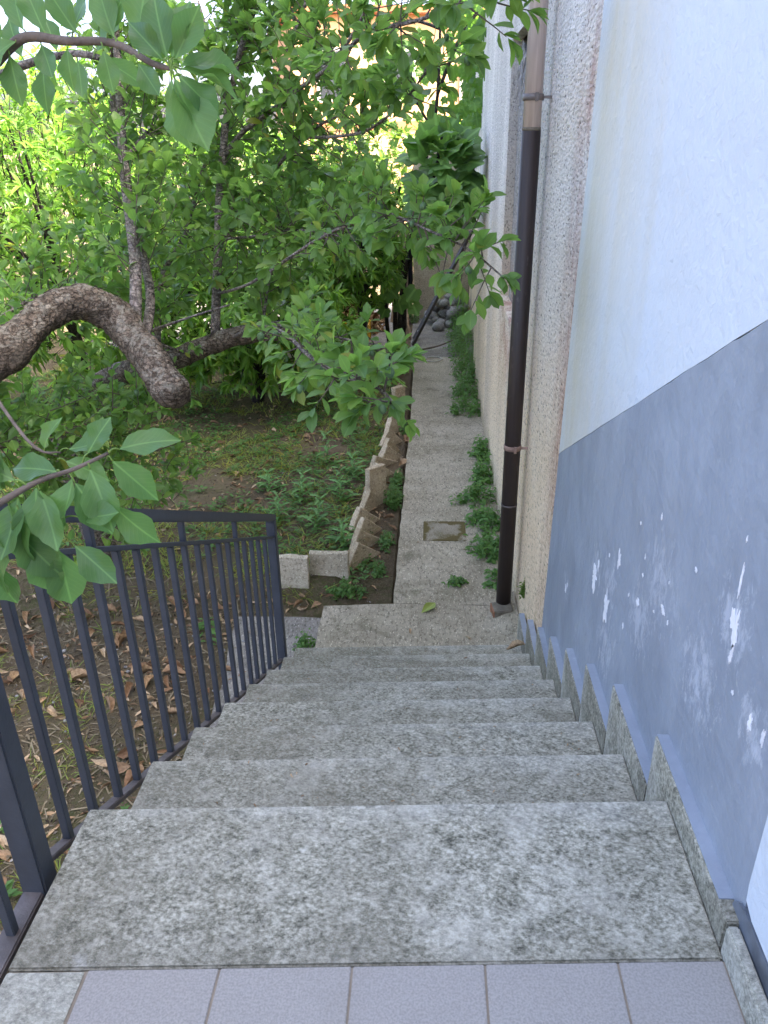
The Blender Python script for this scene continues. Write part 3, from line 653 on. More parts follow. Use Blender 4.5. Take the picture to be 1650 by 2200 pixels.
tag(fin('folded_tarp', bm, M['tarp'], smooth=True), 'navy folded sheet standing at the left edge of the back wall', 'tarp')
def pebble(name, loc, sz, seed, mat):
    bm = bmesh.new(); bmesh.ops.create_icosphere(bm, subdivisions=2, radius=1)
    for v in bm.verts: v.co *= 1+.28*mn.noise(v.co*1.3+Vector((seed*5.1, 0, 0)))
    for v in bm.verts: v.co = Vector((v.co.x*sz[0], v.co.y*sz[1], v.co.z*sz[2]))
    o = fin(name, bm, M[mat], smooth=True); o.location = loc; o.rotation_euler = (0, 0, random.uniform(0, 6)); return o
rr = random.Random(3)
for i in range(34):
    lay = 0 if i < 18 else (1 if i < 28 else 2)
    x = rr.uniform(-.05+.07*lay, .52); y = rr.uniform(12.25+.18*lay, 12.95); s_ = rr.uniform(.05, .115)
    z = zp-.03+s_*.6+lay*.12+max(0, (y-12.4))*.28
    tag(pebble('stone', (x, y, z), (s_, s_*.85, s_*.72), i, 'stone'), 'rounded grey stone in the heap at the foot of the back wall', 'stone', 'stones heaped at the end of the path')
# yellow crate
cr = tag(empty('crate', (-1.16, 10.95, zp+.10)), 'yellow plastic crate on the terrace behind the drooping tree', 'crate')
cz = zp+.102
for nm, a in (('base', (-1.46, -.86, 10.78, 11.16, cz, cz+.012)),): box(nm, M['yellow'], *a, parent=cr)
for k in range(4):
    z0_ = cz+.014+k*.062
    box('side_slat', M['yellow'], -1.46, -.86, 10.78, 10.792, z0_, z0_+.042, cr, .003); box('side_slat', M['yellow'], -1.46, -.86, 11.148, 11.16, z0_, z0_+.042, cr, .003)
    box('end_slat', M['yellow'], -1.46, -1.448, 10.793, 11.147, z0_, z0_+.042, cr, .003); box('end_slat', M['yellow'], -.872, -.86, 10.793, 11.147, z0_, z0_+.042, cr, .003)
for x in (-1.472, -.872):
    for y in (10.768, 11.148): box('corner_post', M['yellow'], x, x+.024, y, y+.024, cz, cz+.27, cr, .003)
box('rim', M['yellow'], -1.475, -.845, 10.762, 10.795, cz+.262, cz+.285, cr, .004)
# stick and cord on the path
bm = bmesh.new(); tube(bm, spline([(-.30, 10.72, zp+.0), (-.1, 10.86, zp+.02), (.1, 11.0, zp+.03), (.34, 11.25, zp+.06)], 4), .016, .010, 7, .2)
tag(fin('stick', bm, M['twig'], smooth=True), 'long bare stick lying across the far end of the path', 'stick')
bm = bmesh.new(); P = [(.05+.13*math.cos(a)*(1-a*.03), 10.38+.12*math.sin(a*1.0), zp+.0+.006*i/20) for i, a in enumerate(np.linspace(0, 9, 40))]
tube(bm, P, .006, .006, 5); tag(fin('cord', bm, M['cord'], smooth=True), 'loose coil of pale cord on the path before the stick', 'cord')

# ------------------------------------------------------------------ orange house far behind
ob = tag(empty('orange_building', (-2.2, 28, zp)), 'sunlit orange building showing between the leaves far behind', 'building')
box('wall', M['orange'], -4.6, 3.5, 26, 34, zp-.5, 4.5, ob); box('cornice', M['terracotta'], -4.85, 3.75, 25.7, 34.3, 4.503, 4.72, ob, .03)
box('band', M['terracotta'], -4.62, 3.52, 25.97, 25.998, 1.55, 1.78, ob)
for x in (-3.9, -1.9, .4, 2.4):
    wn = box('window', M['pale_stucco'], x, x+.95, 25.955, 25.999, 2.3, 3.7, ob); box('pane', M['glass'], x+.1, x+.85, 25.945, 25.954, 2.4, 3.6, wn)
    wn.matrix_parent_inverse = Matrix.Translation(-ob.location)
ob.rotation_euler = (0, 0, R(14))

# ------------------------------------------------------------------ leaves: templates, orientation, masses
def leaf_tmpl(prof, cols=2, fold=.25, droop=.25, wav=0.0, seed=0, serr=0.0):
    """blade along +Y (0..1), width from prof [(v, halfwidth)]; returns verts, quads, uv"""
    rr = random.Random(seed); V = []; UV = []; F = []; n = len(prof)
    for i, (v, hw) in enumerate(prof):
        for c in range(-cols, cols+1):
            t = c/cols; s_ = hw*(1+(serr*(1 if i % 2 else -1) if abs(c) == cols and 0 < i < n-1 else 0))
            x = t*s_; z = fold*abs(x)-droop*v*v+wav*abs(t)*math.sin(v*9+seed+(1.3 if t > 0 else 0))*hw
            V.append((x, v, z)); UV.append((.5+t*.5*hw/.3, v))
    W = 2*cols+1
    for i in range(n-1):
        for c in range(W-1): F.append((i*W+c, i*W+c+1, (i+1)*W+c+1, (i+1)*W+c))
    return np.array(V), F, UV
def lobed_tmpl(fn, n=40, cup=.15, seed=0):
    """palmate leaf: petiole joint at origin, blade towards +Y"""
    V = [(0, .12, .0)]; UV = [(.5, .1)]; rr = random.Random(seed)
    for k in range(n):
        a = -math.pi*.5+2*math.pi*(k+.5)/n; q = fn(a-math.pi/2)
        x = q*math.cos(a); y = .35+q*math.sin(a); d = math.hypot(x, y-.35)
        V.append((x, y, -cup*d*d*2+.03*math.sin(a*5+seed))); UV.append((.5+x*.4, .5+y*.1))
    V[0] = (0, .35, .02)
    F = [(0, 1+k, 1+(k+1) % n) for k in range(n)]
    return np.array(V), F, UV
def fig_r(t):
    t = (t+math.pi) % (2*math.pi)-math.pi
    q = .40+.22*math.exp(-(t/.34)**2)+.17*math.exp(-((abs(t)-1.12)/.33)**2)+.08*math.exp(-((abs(t)-2.1)/.35)**2)+.012*math.sin(t*23)
    return q*(1 if abs(t) < 2.7 else .55)
def grape_r(t):
    t = (t+math.pi) % (2*math.pi)-math.pi
    q = .34+.20*math.exp(-(t/.25)**2)+.14*math.exp(-((abs(t)-.95)/.22)**2)+.10*math.exp(-((abs(t)-1.75)/.25)**2)+.045*math.sin(t*19)
    return q*(1 if abs(t) < 2.75 else .4)
PL = [(0, .012), (.08, .05), (.22, .14), (.42, .235), (.62, .265), (.78, .22), (.91, .11), (1, .008)]
PLS = [(0, .012), (.2, .13), (.5, .25), (.75, .22), (1, .01)]
CL = [(0, .012), (.15, .09), (.4, .155), (.65, .135), (.85, .07), (1, .004)]
CLS = [(0, .012), (.3, .14), (.65, .13), (1, .004)]
T = {}
T['plum'] = [leaf_tmpl(PL, 2, f, d, .10, i, .03) for i, (f, d) in enumerate(((.3, .15), (.55, .3), (.2, .35), (.4, -.1)))]
T['plum_s'] = [leaf_tmpl(PLS, 1, f, d, 0, i) for i, (f, d) in enumerate(((.3, .15), (.6, .3), (.2, .38), (.4, -.08)))]
T['near'] = [leaf_tmpl([(0, .012), (.05, .04), (.12, .10), (.2, .155), (.3, .215), (.4, .26), (.5, .285), (.6, .285), (.7, .25), (.8, .18), (.88, .10), (.95, .04), (1, .004)], 2, f, d, w_, i, .035) for i, (f, d, w_) in enumerate(((.3, .3, .28), (.6, .45, .34), (.2, .2, .36), (.45, -.18, .3)))]
T['citrus'] = [leaf_tmpl(CL, 1, f, d, .08, i) for i, (f, d) in enumerate(((.35, .25), (.6, .45), (.25, .1), (.5, .6)))]
T['citrus_s'] = [leaf_tmpl(CLS, 1, f, d, 0, i) for i, (f, d) in enumerate(((.35, .25), (.6, .45), (.25, .1), (.5, .6)))]
T['far'] = [leaf_tmpl([(0, .02), (.5, .24), (1, .01)], 1, .35, .2, 0, i) for i in range(2)]
T['fig'] = [lobed_tmpl(fig_r, 34, c, i) for i, c in enumerate((.15, .35, -.05))]
T['grape'] = [lobed_tmpl(grape_r, 38, c, i) for i, c in enumerate((.12, .3))]
T['dry'] = []
for i in range(6):
    c = random.Random(i); V_, F_, U_ = leaf_tmpl(CL if i < 4 else PLS, 2, 1.4+.9*c.random(), -.35+.9*c.random(), .35, i)
    tw = c.uniform(-1.8, 1.8); W_ = V_.copy()
    W_[:, 0] = V_[:, 0]*np.cos(tw*V_[:, 1])-V_[:, 2]*np.sin(tw*V_[:, 1]); W_[:, 2] = V_[:, 0]*np.sin(tw*V_[:, 1])+V_[:, 2]*np.cos(tw*V_[:, 1])
    W_[:, 2] -= W_[:, 2].min(); T['dry'].append((W_, F_, U_))
T['dry_s'] = [leaf_tmpl(CLS, 1, 1.2, .3*(-1)**i, .2, i) for i in range(3)]
T['weed'] = [leaf_tmpl([(0, .02), (.25, .22), (.55, .25), (.8, .14), (1, .01)], 1, .3, d, 0, i) for i, d in enumerate((.2, .4))]
T['weed_s'] = [leaf_tmpl([(0, .02), (.4, .3), (1, .02)], 1, .25, .2, 0, i) for i in range(2)]
T['thistle'] = [leaf_tmpl([(0, .03), (.12, .10), (.2, .05), (.32, .15), (.42, .07), (.55, .17), (.65, .08), (.78, .13), (.87, .05), (1, .004)], 1, .4, d, .1, i) for i, d in enumerate((.25, .5))]
T['grass'] = [leaf_tmpl([(0, .035), (.5, .028), (1, .003)], 1, .5, d, 0, i) for i, d in enumerate((.2, .5, .75))]
LM = {}
def tmesh(key, i, mat):
    k = (key, i, mat)
    if k not in LM:
        V_, F_, U_ = T[key][i]; me = bpy.data.meshes.new(key+'_leaf'); me.from_pydata([tuple(v) for v in V_], [], F_)
        uv = me.uv_layers.new(name='UV')
        for lp in me.loops: uv.data[lp.index].uv = U_[lp.vertex_index]
        for p in me.polygons: p.use_smooth = True
        me.materials.append(M[mat]); LM[k] = me
    return LM[k]
def unit(a): return a/np.maximum(np.linalg.norm(a, axis=-1, keepdims=True), 1e-9)
def frames(d, nrm):
    """rotation matrices: Y along d, Z close to nrm"""
    d = unit(d); x = unit(np.cross(d, nrm)+1e-6); z = np.cross(x, d)
    return np.stack([x, d, z], axis=-1)
class Leaves:
    def __init__(s): s.P = []; s.D = []; s.N = []; s.S = []
    def add(s, p, d, n, sc): s.P.append(p); s.D.append(d); s.N.append(n); s.S.append(sc)
    def arr(s):
        return np.array(s.P, float).reshape(-1, 3), frames(np.array(s.D, float).reshape(-1, 3), np.array(s.N, float).reshape(-1, 3)), np.array(s.S, float)
def mass(name, key, P, Rm, Sc, mat, parent=None, label=None, cat=None):
    """many leaves in one mesh"""
    t = T[key]; idx = np.arange(len(P)) % len(t); VS = []; LS_ = []; LT = []; UVs = []; off = 0
    for i, (V_, F_, U_) in enumerate(t):
        sel = np.where(idx == i)[0]
        if len(sel) == 0: continue
        W = np.einsum('nij,vj->nvi', Rm[sel], V_)*Sc[sel][:, None, None]+P[sel][:, None, :]
        nv = len(V_); VS.append(W.reshape(-1, 3))
        fl = np.array([q for f in F_ for q in f]); lt = np.array([len(f) for f in F_])
        LS_.append((fl[None, :]+off+nv*np.arange(len(sel))[:, None]).ravel()); LT.append(np.tile(lt, len(sel)))
        UVs.append(np.tile(np.array(U_)[fl], (len(sel), 1))); off += nv*len(sel)
    VS = np.concatenate(VS); LS_ = np.concatenate(LS_); LT = np.concatenate(LT); UVs = np.concatenate(UVs)
    me = bpy.data.meshes.new(name); me.vertices.add(len(VS)); me.vertices.foreach_set('co', VS.ravel())
    me.loops.add(len(LS_)); me.loops.foreach_set('vertex_index', LS_.astype(np.int32))
    me.polygons.add(len(LT)); st_ = np.concatenate([[0], np.cumsum(LT)[:-1]]).astype(np.int32)
    me.polygons.foreach_set('loop_start', st_); me.polygons.foreach_set('use_smooth', np.ones(len(LT), bool))
    uv = me.uv_layers.new(name='UV'); uv.data.foreach_set('uv', UVs.astype(np.float32).ravel())
    me.update(calc_edges=True); me.validate()
    o = link(name, me, M[mat], parent); tag(o, label, cat, kind='stuff'); return o
def project(P):
    d = P-np.array(CAM); wz = d@np.array(Fv); wz = np.where(wz < .05, .05, wz)
    return 825+FPX*(d@np.array(X2))/wz, 1100-FPX*(d@np.array(U2))/wz, wz
def singles(name, key, P, Rm, Sc, mat, parent, idx):
    for k in idx:
        me = tmesh(key, int(k) % len(T[key]), mat); o = bpy.data.objects.new(name, me); C.objects.link(o)
        mw = Matrix(Rm[k].tolist()).to_4x4() @ Matrix.Scale(float(Sc[k]), 4); mw.translation = Vector(P[k])
        o.parent = parent; o.matrix_parent_inverse = Matrix.Translation(-parent.location); o.matrix_basis = mw
def foliage(parent, L, key_big, key_small, mat, nbig=300, crown='foliage'):
    P, Rm, Sc = L.arr(); u, v, wz = project(P)
    inside = (u > 0) & (u < 1650) & (v > 0) & (v < 2200)
    size = np.where(inside, Sc/wz, 0); order = np.argsort(-size)[:nbig]
    big = np.zeros(len(P), bool); big[order] = True
    singles('leaf', key_big, P, Rm, Sc, mat, parent, np.where(big)[0])
    r_ = ~big
    if r_.any(): mass(crown, key_small, P[r_], Rm[r_], Sc[r_], mat, parent)
rs = np.random.default_rng(5)
def rv(s=1.0): return rs.normal(0, s, 3)
def rosette(L, p, ax, n, ln, spread=.9, droop=.25, jit=.25, up=(0, 0, 1)):
    ax = unit(np.array(ax, float)); a = np.cross(ax, [.31, .52, .79]); a = unit(a); b = np.cross(ax, a)
    ph = rs.random()*6.28
    for k in range(n):
        th = ph+k*2.4; tilt = spread*(.45+.6*k/n)
        d = ax*math.cos(tilt)+(a*math.cos(th)+b*math.sin(th))*math.sin(tilt)+rv(jit*.5)+np.array([0, 0, -droop*rs.random()])
        nr = np.array(up)*.9+ax*.5+rv(.35)
        s_ = ln*rs.uniform(.65, 1.15); L.add(np.array(p)+ax*rs.uniform(-.02, .01), d, nr, s_)
def shoot(L, TW, p, d, ln, leaf, step=.024, rad=.0035, curl=.2, end=5, droop=.2):
    """a leafy twig: slightly curved stem, alternate leaves, a rosette at the tip"""
    p = np.array(p, float); d = unit(np.array(d, float)); n = max(3, int(ln/.07)); pts = [p.copy()]; bend = rv(curl*.35)
    for k in range(n):
        d = unit(d+bend/n+np.array([0, 0, .08])/n+rv(.06)); p = p+d*ln/n; pts.append(p.copy())
    TW.append((pts, rad)); m_ = int(ln*.85/step); th = rs.random()*6.28
    for k in range(m_):
        t = .15+.85*k/max(m_, 1)
        if rs.random() < .22: continue
        q = t*n; i = min(int(q), n-1); pp = pts[i]+(pts[i+1]-pts[i])*(q-i); ax = unit(pts[i+1]-pts[i])
        a = unit(np.cross(ax, [.3, .5, .8])); b = np.cross(ax, a); th += 2.4
        ld_ = ax*.55+(a*math.cos(th)+b*math.sin(th))*.8+np.array([0, 0, -droop*rs.random()+.1])+rv(.15)
        L.add(pp, ld_, np.array([0, -.15, 1.0])+rv(.4), leaf*rs.uniform(.6, 1.1))
    rosette(L, p, d, end, leaf, .8, droop)
    return pts
def twigs_mesh(TW, mat, parent, name='twigs'):
    bm = bmesh.new()
    for pts, rad in TW: tube(bm, pts, rad, rad*.4, 4, cap=False)
    o = fin(name, bm, M[mat], parent, smooth=True); o['kind'] = 'stuff'; return o
def branch(parent, P, r0, r1, mat, name='branch', n=8, rough=.1, seg=5):
    bm = bmesh.new(); tube(bm, spline(P, seg), r0, r1, n, rough); return fin(name, bm, M[mat], parent, smooth=True)
def clearp(p):
    """the airspace over the path, stairs and lawn that stays free of twigs"""
    x, y, z = p
    if x > -.28 and z < 1.15: return False
    if x > -.75 and y < 4.6 and z < .35: return False
    if x > -1.55 and z < .05: return False
    if y < 2.6: return False
    if -1.5 < x < -.72 and y < 4.72 and -.1 < z < .52: return False
    if z < -1.0: return False
    return True

# ------------------------------------------------------------------ plum tree with the arched limb (near)
pa = tag(empty('plum_tree', (-2.95, 3.1, zp-.1)), 'plum tree with a thick arched limb ending in a stump, left of the railing', 'tree')
arch = [(-2.95, 3.05, zp-.15), (-2.9, 3.08, -.9), (-2.75, 3.1, -.35), (-2.5, 3.16, -.02), (-2.29, 3.26, .16), (-2.11, 3.41, .32), (-2.01, 3.50, .39), (-1.92, 3.63, .49), (-1.83, 3.76, .565), (-1.71, 3.83, .58), (-1.59, 3.86, .51), (-1.47, 3.77, .42), (-1.34, 3.62, .33), (-1.23, 3.49, .255), (-1.195, 3.455, .235)]
P = spline(arch, 11); bm = bmesh.new(); tube(bm, P, .090, .080, 30, .10, cap=False)
for v in bm.verts:      # knots, swellings and ridged bark
    q = v.co; c_ = min(P, key=lambda p: (p-q).length_squared); d_ = (q-c_).normalized()
    k = .30*mn.noise(q*4.2+Vector((3, 1, 0)))+.14*mn.noise(q*11)-.09*abs(mn.noise(q*27))*2-.05*abs(mn.noise(q*60))*2
    v.co = c_+d_*(q-c_).length*(1.06+k)
# rounded callus over the stump end
ring = list(bm.verts)[-30:]
cen = sum((v.co for v in ring), Vector())/30; d_ = (P[-1]-P[-2]).normalized(); prev = ring
for sc_, off in ((.93, .022), (.75, .042), (.45, .054), (.12, .058)):
    nr_ = [bm.verts.new(cen+(v.co-cen)*sc_+d_*(off+.006*mn.noise(v.co*30))) for v in ring]
    for k in range(30): bm.faces.new((prev[k], prev[(k+1) % 30], nr_[(k+1) % 30], nr_[k]))
    prev = nr_
bm.faces.new(prev)
fin('limb', bm, M['bark'], pa, smooth=True)
LA, TWA = Leaves(), []
S_A = dict(s1=[(-1.47, 3.82, .43), (-1.50, 4.04, .75), (-1.56, 4.23, 1.04), (-1.59, 4.35, 1.30), (-1.61, 4.48, 1.56), (-1.65, 4.66, 1.83), (-1.68, 4.90, 2.23), (-1.7, 5.1, 2.7)],
  s2=[(-1.42, 3.74, .36), (-1.49, 4.16, .54), (-1.59, 4.39, .80), (-1.69, 4.57, 1.07), (-1.75, 4.72, 1.40), (-1.78, 4.88, 1.72), (-1.82, 5.13, 2.15)],
  s3=[(-1.56, 4.32, 1.23), (-1.53, 4.60, 1.34), (-1.47, 4.86, 1.42)],
  s4=[(-2.3, 3.3, .2), (-2.45, 3.6, .8), (-2.4, 3.7, 1.5), (-2.3, 3.6, 2.2)], s5=[(-2.2, 3.4, .25), (-2.25, 3.9, .45), (-2.1, 4.4, .55), (-1.9, 4.8, .50)],
  s6=[(-2.5, 3.18, -.02), (-2.3, 3.7, -.15), (-2.1, 4.1, -.20), (-1.85, 4.4, -.25)],
  s7=[(-2.45, 3.55, .7), (-1.9, 2.9, 1.2), (-1.35, 2.2, 1.42), (-1.0, 1.75, 1.42), (-.86, 1.67, 1.40), (-.75, 1.63, 1.42), (-.65, 1.59, 1.43), (-.59, 1.56, 1.42)])
RA = dict(s1=(.034, .012), s2=(.028, .012), s3=(.012, .006), s4=(.03, .012), s5=(.014, .005), s6=(.018, .006), s7=(.014, .005))
for k, v in S_A.items(): branch(pa, v, *RA[k], 'bark_grey')
def dress(L, TW, P, n, ln, leaf, up=.35, back=.0, r_=.0035, a0=.1, sub=.35, test=clearp, end=5, step=.024):
    Q = spline(P, 8)
    for k in range(n):
        t = a0+(1-a0)*rs.random(); i = int(t*(len(Q)-1)); p = np.array(Q[i]); ax = np.array(Q[min(i+1, len(Q)-1)]-Q[max(i-1, 0)])
        ax = unit(ax); o = rv(); o = unit(o-ax*(o@ax)); d = ax*.35+o+np.array([0, back, up])
        l_ = ln*rs.uniform(.45, 1.2)
        if not test(p+unit(d)*l_): continue
        pts = shoot(L, TW, p, d, l_, leaf, step, r_, end=end)
        if rs.random() < sub:
            j = len(pts)//2; d2 = unit(np.array(pts[-1])-np.array(pts[0]))+rv(.8)
            if test(np.array(pts[j])+unit(d2)*l_*.6): shoot(L, TW, pts[j], d2, l_*.6, leaf, step, r_*.7, end=end)
for k, n_ in (('s1', 46), ('s2', 56), ('s4', 70), ('s5', 60), ('s6', 70), ('s3', 14)): dress(LA, TWA, S_A[k], n_, .36, .084, back=.35 if k in ('s1', 's2') else 0)
for k in range(130):   # hanging twigs below the arch
    p = np.array([rs.uniform(-2.5, -1.55), rs.uniform(3.7, 4.7), rs.uniform(-.75, .1)]); d = rv()+np.array([.3, -.2, .1])
    if clearp(p): shoot(LA, TWA, p, d, rs.uniform(.15, .35), .076)
for k in range(10):   # shoots on the arch itself
    pass
# near shoots hanging into the picture from the left: each leaf is a part of its own
H = [(-1.9, 2.9, 1.2), (-1.3, 1.7, .95), (-.95, 1.1, .83), (-.75, .93, .80), (-.65, .90, .81), (-.59, .92, .84), (-.53, .94, .87), (-.48, .95, .885), (-.432, .96, .905)]
I = [(-1.35, 2.2, 1.42), (-1.0, 1.6, 1.40), (-.82, 1.45, 1.37), (-.72, 1.40, 1.39), (-.63, 1.36, 1.43), (-.54, 1.31, 1.42), (-.45, 1.25, 1.41), (-.38, 1.19, 1.38), (-.345, 1.16, 1.37)]
for v, a in ((H, (.010, .0022)), (I, (.012, .003))): branch(pa, v, *a, 'twig', n=7, rough=.06, seg=7)
NL = Leaves()
def pet(p, q):
    bm = bmesh.new(); tube(bm, spline([p, (Vector(p)+Vector(q))/2+Vector((0, 0, .004)), q], 3), .0015, .0011, 5); fin('petiole', bm, M['petiole'], pa, smooth=True)
NS = 1.12
def near(p, d, n, sc, pl=.016):
    p = np.array(p, float); d = unit(np.array(d, float)); q = p+d*pl; pet(tuple(p), tuple(q)); NL.add(q, d, np.array(n, float), sc*NS)
UP = (-.1, -.5, .85)
near((-.432, .96, .905), (1, .15, .30), (0, -.55, .8), .070); near((-.435, .96, .90), (.75, -.15, -.65), (.25, -.85, .5), .068, .01)
near((-.47, .955, .888), (.55, .05, .85), (-.2, -.9, .2), .052, .022); near((-.46, .953, .892), (.35, -.25, -.9), (.15, -.95, .2), .080, .008)
near((-.50, .95, .88), (-.9, .1, .15), (-.1, -.6, .8), .066, .004); near((-.49, .95, .882), (.6, -.3, -.8), (.4, -.8, .3), .072, .02)
near((-.53, .94, .87), (-.1, -.3, -.95), (.1, -.95, .15), .088, .008); near((-.53, .94, .87), (.3, -.25, -.9), (.0, -1, .3), .076, .012)
near((-.55, .935, .86), (-.55, .1, .55), (0, -.7, .7), .066, .03); near((-.57, .93, .85), (-.35, -.1, .9), (.1, -.9, .3), .06)
near((-.57, .93, .85), (.15, -.3, -1), (-.3, -.9, .2), .084, .01); near((-.555, .935, .855), (-.25, -.25, -.95), (-.2, -.9, .2), .078, .006)
near((-.60, .918, .836), (-.3, -.2, -.9), (.2, -.9, .2), .08); near((-.60, .92, .84), (-.7, .0, .6), (0, -.7, .6), .07)
near((-.55, .93, .80), (.2, -.1, -.97), (.3, -.9, .15), .075, .02); near((-.51, .93, .80), (.75, -.15, -.65), (.1, -.9, .5), .07, .03); near((-.45, .945, .86), (.62, -.1, -.75), (-.3, -.8, .5), .074, .03)
near((-.56, .93, .84), (.3, -.2, -.9), (.4, -.85, .2), .085, .02); near((-.59, .92, .83), (-.1, -.2, -.95), (-.4, -.85, .2), .09, .02); near((-.48, .95, .885), (-.2, -.2, -.9), (-.5, -.8, .2), .07, .012)
near((-.58, .925, .83), (.55, -.15, -.75), (.2, -.9, .3), .08, .03); near((-.60, .92, .82), (.0, -.1, -.95), (.1, -.95, .2), .085, .05); near((-.54, .935, .865), (-.8, .0, .45), (.1, -.7, .7), .07, .02)
near((-.50, .93, .82), (.9, -.1, .1), (0, -.6, .75), .055, .03); near((-.52, .935, .80), (.1, -.1, -1), (.5, -.8, .1), .085, .03)
# second near shoot, upper left
NS = 1.0
tip = (-.345, 1.16, 1.37)
for d, n_, sc in (((.9, .1, -.1), (0, -.4, .9), .075), ((.65, -.1, -.55), (.4, -.8, .4), .07), ((.35, -.15, -.9), (.5, -.85, .0), .10), ((.05, -.2, -.9), (-.5, -.8, .1), .085), ((.85, .3, .15), (0, -.6, .8), .085), ((.25, .2, .9), (-.3, -.9, .1), .075), ((.5, .1, .75), (.3, -.8, .3), .07), ((-.2, .1, .9), (0, -.95, .2), .08), ((-.5, -.1, .6), (-.2, -.8, .5), .06)):
    near(tip, d, n_, sc, .014)
for p, d, sc in (((-.40, 1.205, 1.387), (.15, .05, .95), .085), ((-.41, 1.21, 1.39), (.5, -.2, -.7), .055), ((-.44, 1.24, 1.405), (-.3, .1, .9), .075), ((-.46, 1.255, 1.412), (.4, -.1, .8), .07), ((-.47, 1.26, 1.412), (.2, -.3, -.8), .055), ((-.51, 1.29, 1.418), (-.5, .1, .75), .065),
     ((-.53, 1.305, 1.42), (.3, .1, .85), .07), ((-.54, 1.31, 1.42), (.0, -.3, -.9), .05), ((-.58, 1.335, 1.425), (-.3, .1, .8), .07), ((-.60, 1.35, 1.43), (.3, -.3, -.7), .06), ((-.63, 1.36, 1.43), (-.7, -.2, -.3), .085), ((-.62, 1.355, 1.43), (-.3, .1, .9), .075), ((-.66, 1.37, 1.42), (.1, -.2, -.9), .07),
     ((-.68, 1.38, 1.41), (-.4, -.3, -.8), .085), ((-.70, 1.39, 1.40), (.2, -.3, .9), .08), ((-.59, 1.56, 1.42), (.8, 0, -.4), .07), ((-.60, 1.56, 1.42), (.5, .1, .7), .065), ((-.64, 1.585, 1.43), (.1, -.2, -.9), .065), ((-.68, 1.6, 1.425), (-.2, .1, .9), .06), ((-.72, 1.62, 1.42), (0, -.3, -.8), .07), ((-.76, 1.63, 1.42), (-.3, .1, .9), .07)):
    near(p, d, (rs.normal(0, .3), -.75, .5), sc, .012)
# leaves reaching in low at the left edge, in front of the limb
for p, d, sc in (((-.83, 1.60, .66), (.9, .1, .1), .10), ((-.84, 1.6, .64), (.85, -.1, -.25), .10), ((-.88, 1.62, .64), (.3, -.2, .8), .08)):
    near(p, d, (.0, -.55, .8), sc, .02)
branch(pa, [(-1.9, 2.9, 1.2), (-1.3, 2.1, .8), (-.95, 1.68, .66), (-.83, 1.60, .655)], .008, .002, 'twig', n=6, rough=.05)
Pn, Rn, Sn = NL.arr(); singles('leaf', 'near', Pn, Rn, Sn, 'plum_near', pa, range(len(Pn)))
foliage(pa, LA, 'plum', 'plum_s', 'plum', 230); twigs_mesh(TWA, 'twig', pa)
fm = None
def fruits(parent, L, n, rad):
    global fm
    if fm is None:
        bm = bmesh.new(); bmesh.ops.create_uvsphere(bm, u_segments=12, v_segments=8, radius=1)
        for v in bm.verts: v.co.z *= 1.22; v.co.x *= 1-.05*max(0, v.co.y)
        fm = bpy.data.meshes.new('plum_fruit'); bm.to_mesh(fm); bm.free(); fm.materials.append(M['fruit'])
        for p in fm.polygons: p.use_smooth = True
    P = np.array(L.P); u, v, wz = project(P); ok = np.where((u > 0) & (u < 1060) & (v > 20) & (v < 880))[0]; rs.shuffle(ok)
    for k in ok[:n]:
        o = bpy.data.objects.new('fruit', fm); C.objects.link(o); o.parent = parent; o.matrix_parent_inverse = Matrix.Translation(-parent.location)
        o.location = Vector(P[k])+Vector((0, -.01, -rad*1.5)); o.scale = [rad*rs.uniform(.8, 1.1)]*3; o.rotation_euler = (rs.normal(0, .25), rs.normal(0, .25), rs.random()*6)
fruits(pa, LA, 55, .0135)

# ------------------------------------------------------------------ second plum tree (behind), horizontal sawn limb and upright shoots
pb = tag(empty('plum_tree', (-2.35, 4.8, zp-.1)), 'plum tree with a horizontal sawn-off limb and tall upright shoots bearing green plums', 'tree')
limbB = [(-2.30, 4.8, zp-.15), (-2.38, 4.81, -1.0), (-2.42, 4.82, -.74), (-2.49, 4.88, -.49), (-2.34, 4.89, -.26), (-2.08, 4.87, -.10), (-1.89, 4.80, -.03), (-1.69, 4.73, .02), (-1.41, 4.70, .14), (-1.13, 4.65, .23), (-.81, 4.58, .28)]
bm = bmesh.new(); tube(bm, spline(limbB, 8), .105, .052, 18, .14, cap=True); fin('limb', bm, M['bark'], pb, smooth=True)
bm = bmesh.new(); tube(bm, [(-.812, 4.58, .279), (-.80, 4.577, .281)], .046, .043, 16); fin('sawn_end', bm, M['cutwood'], pb)
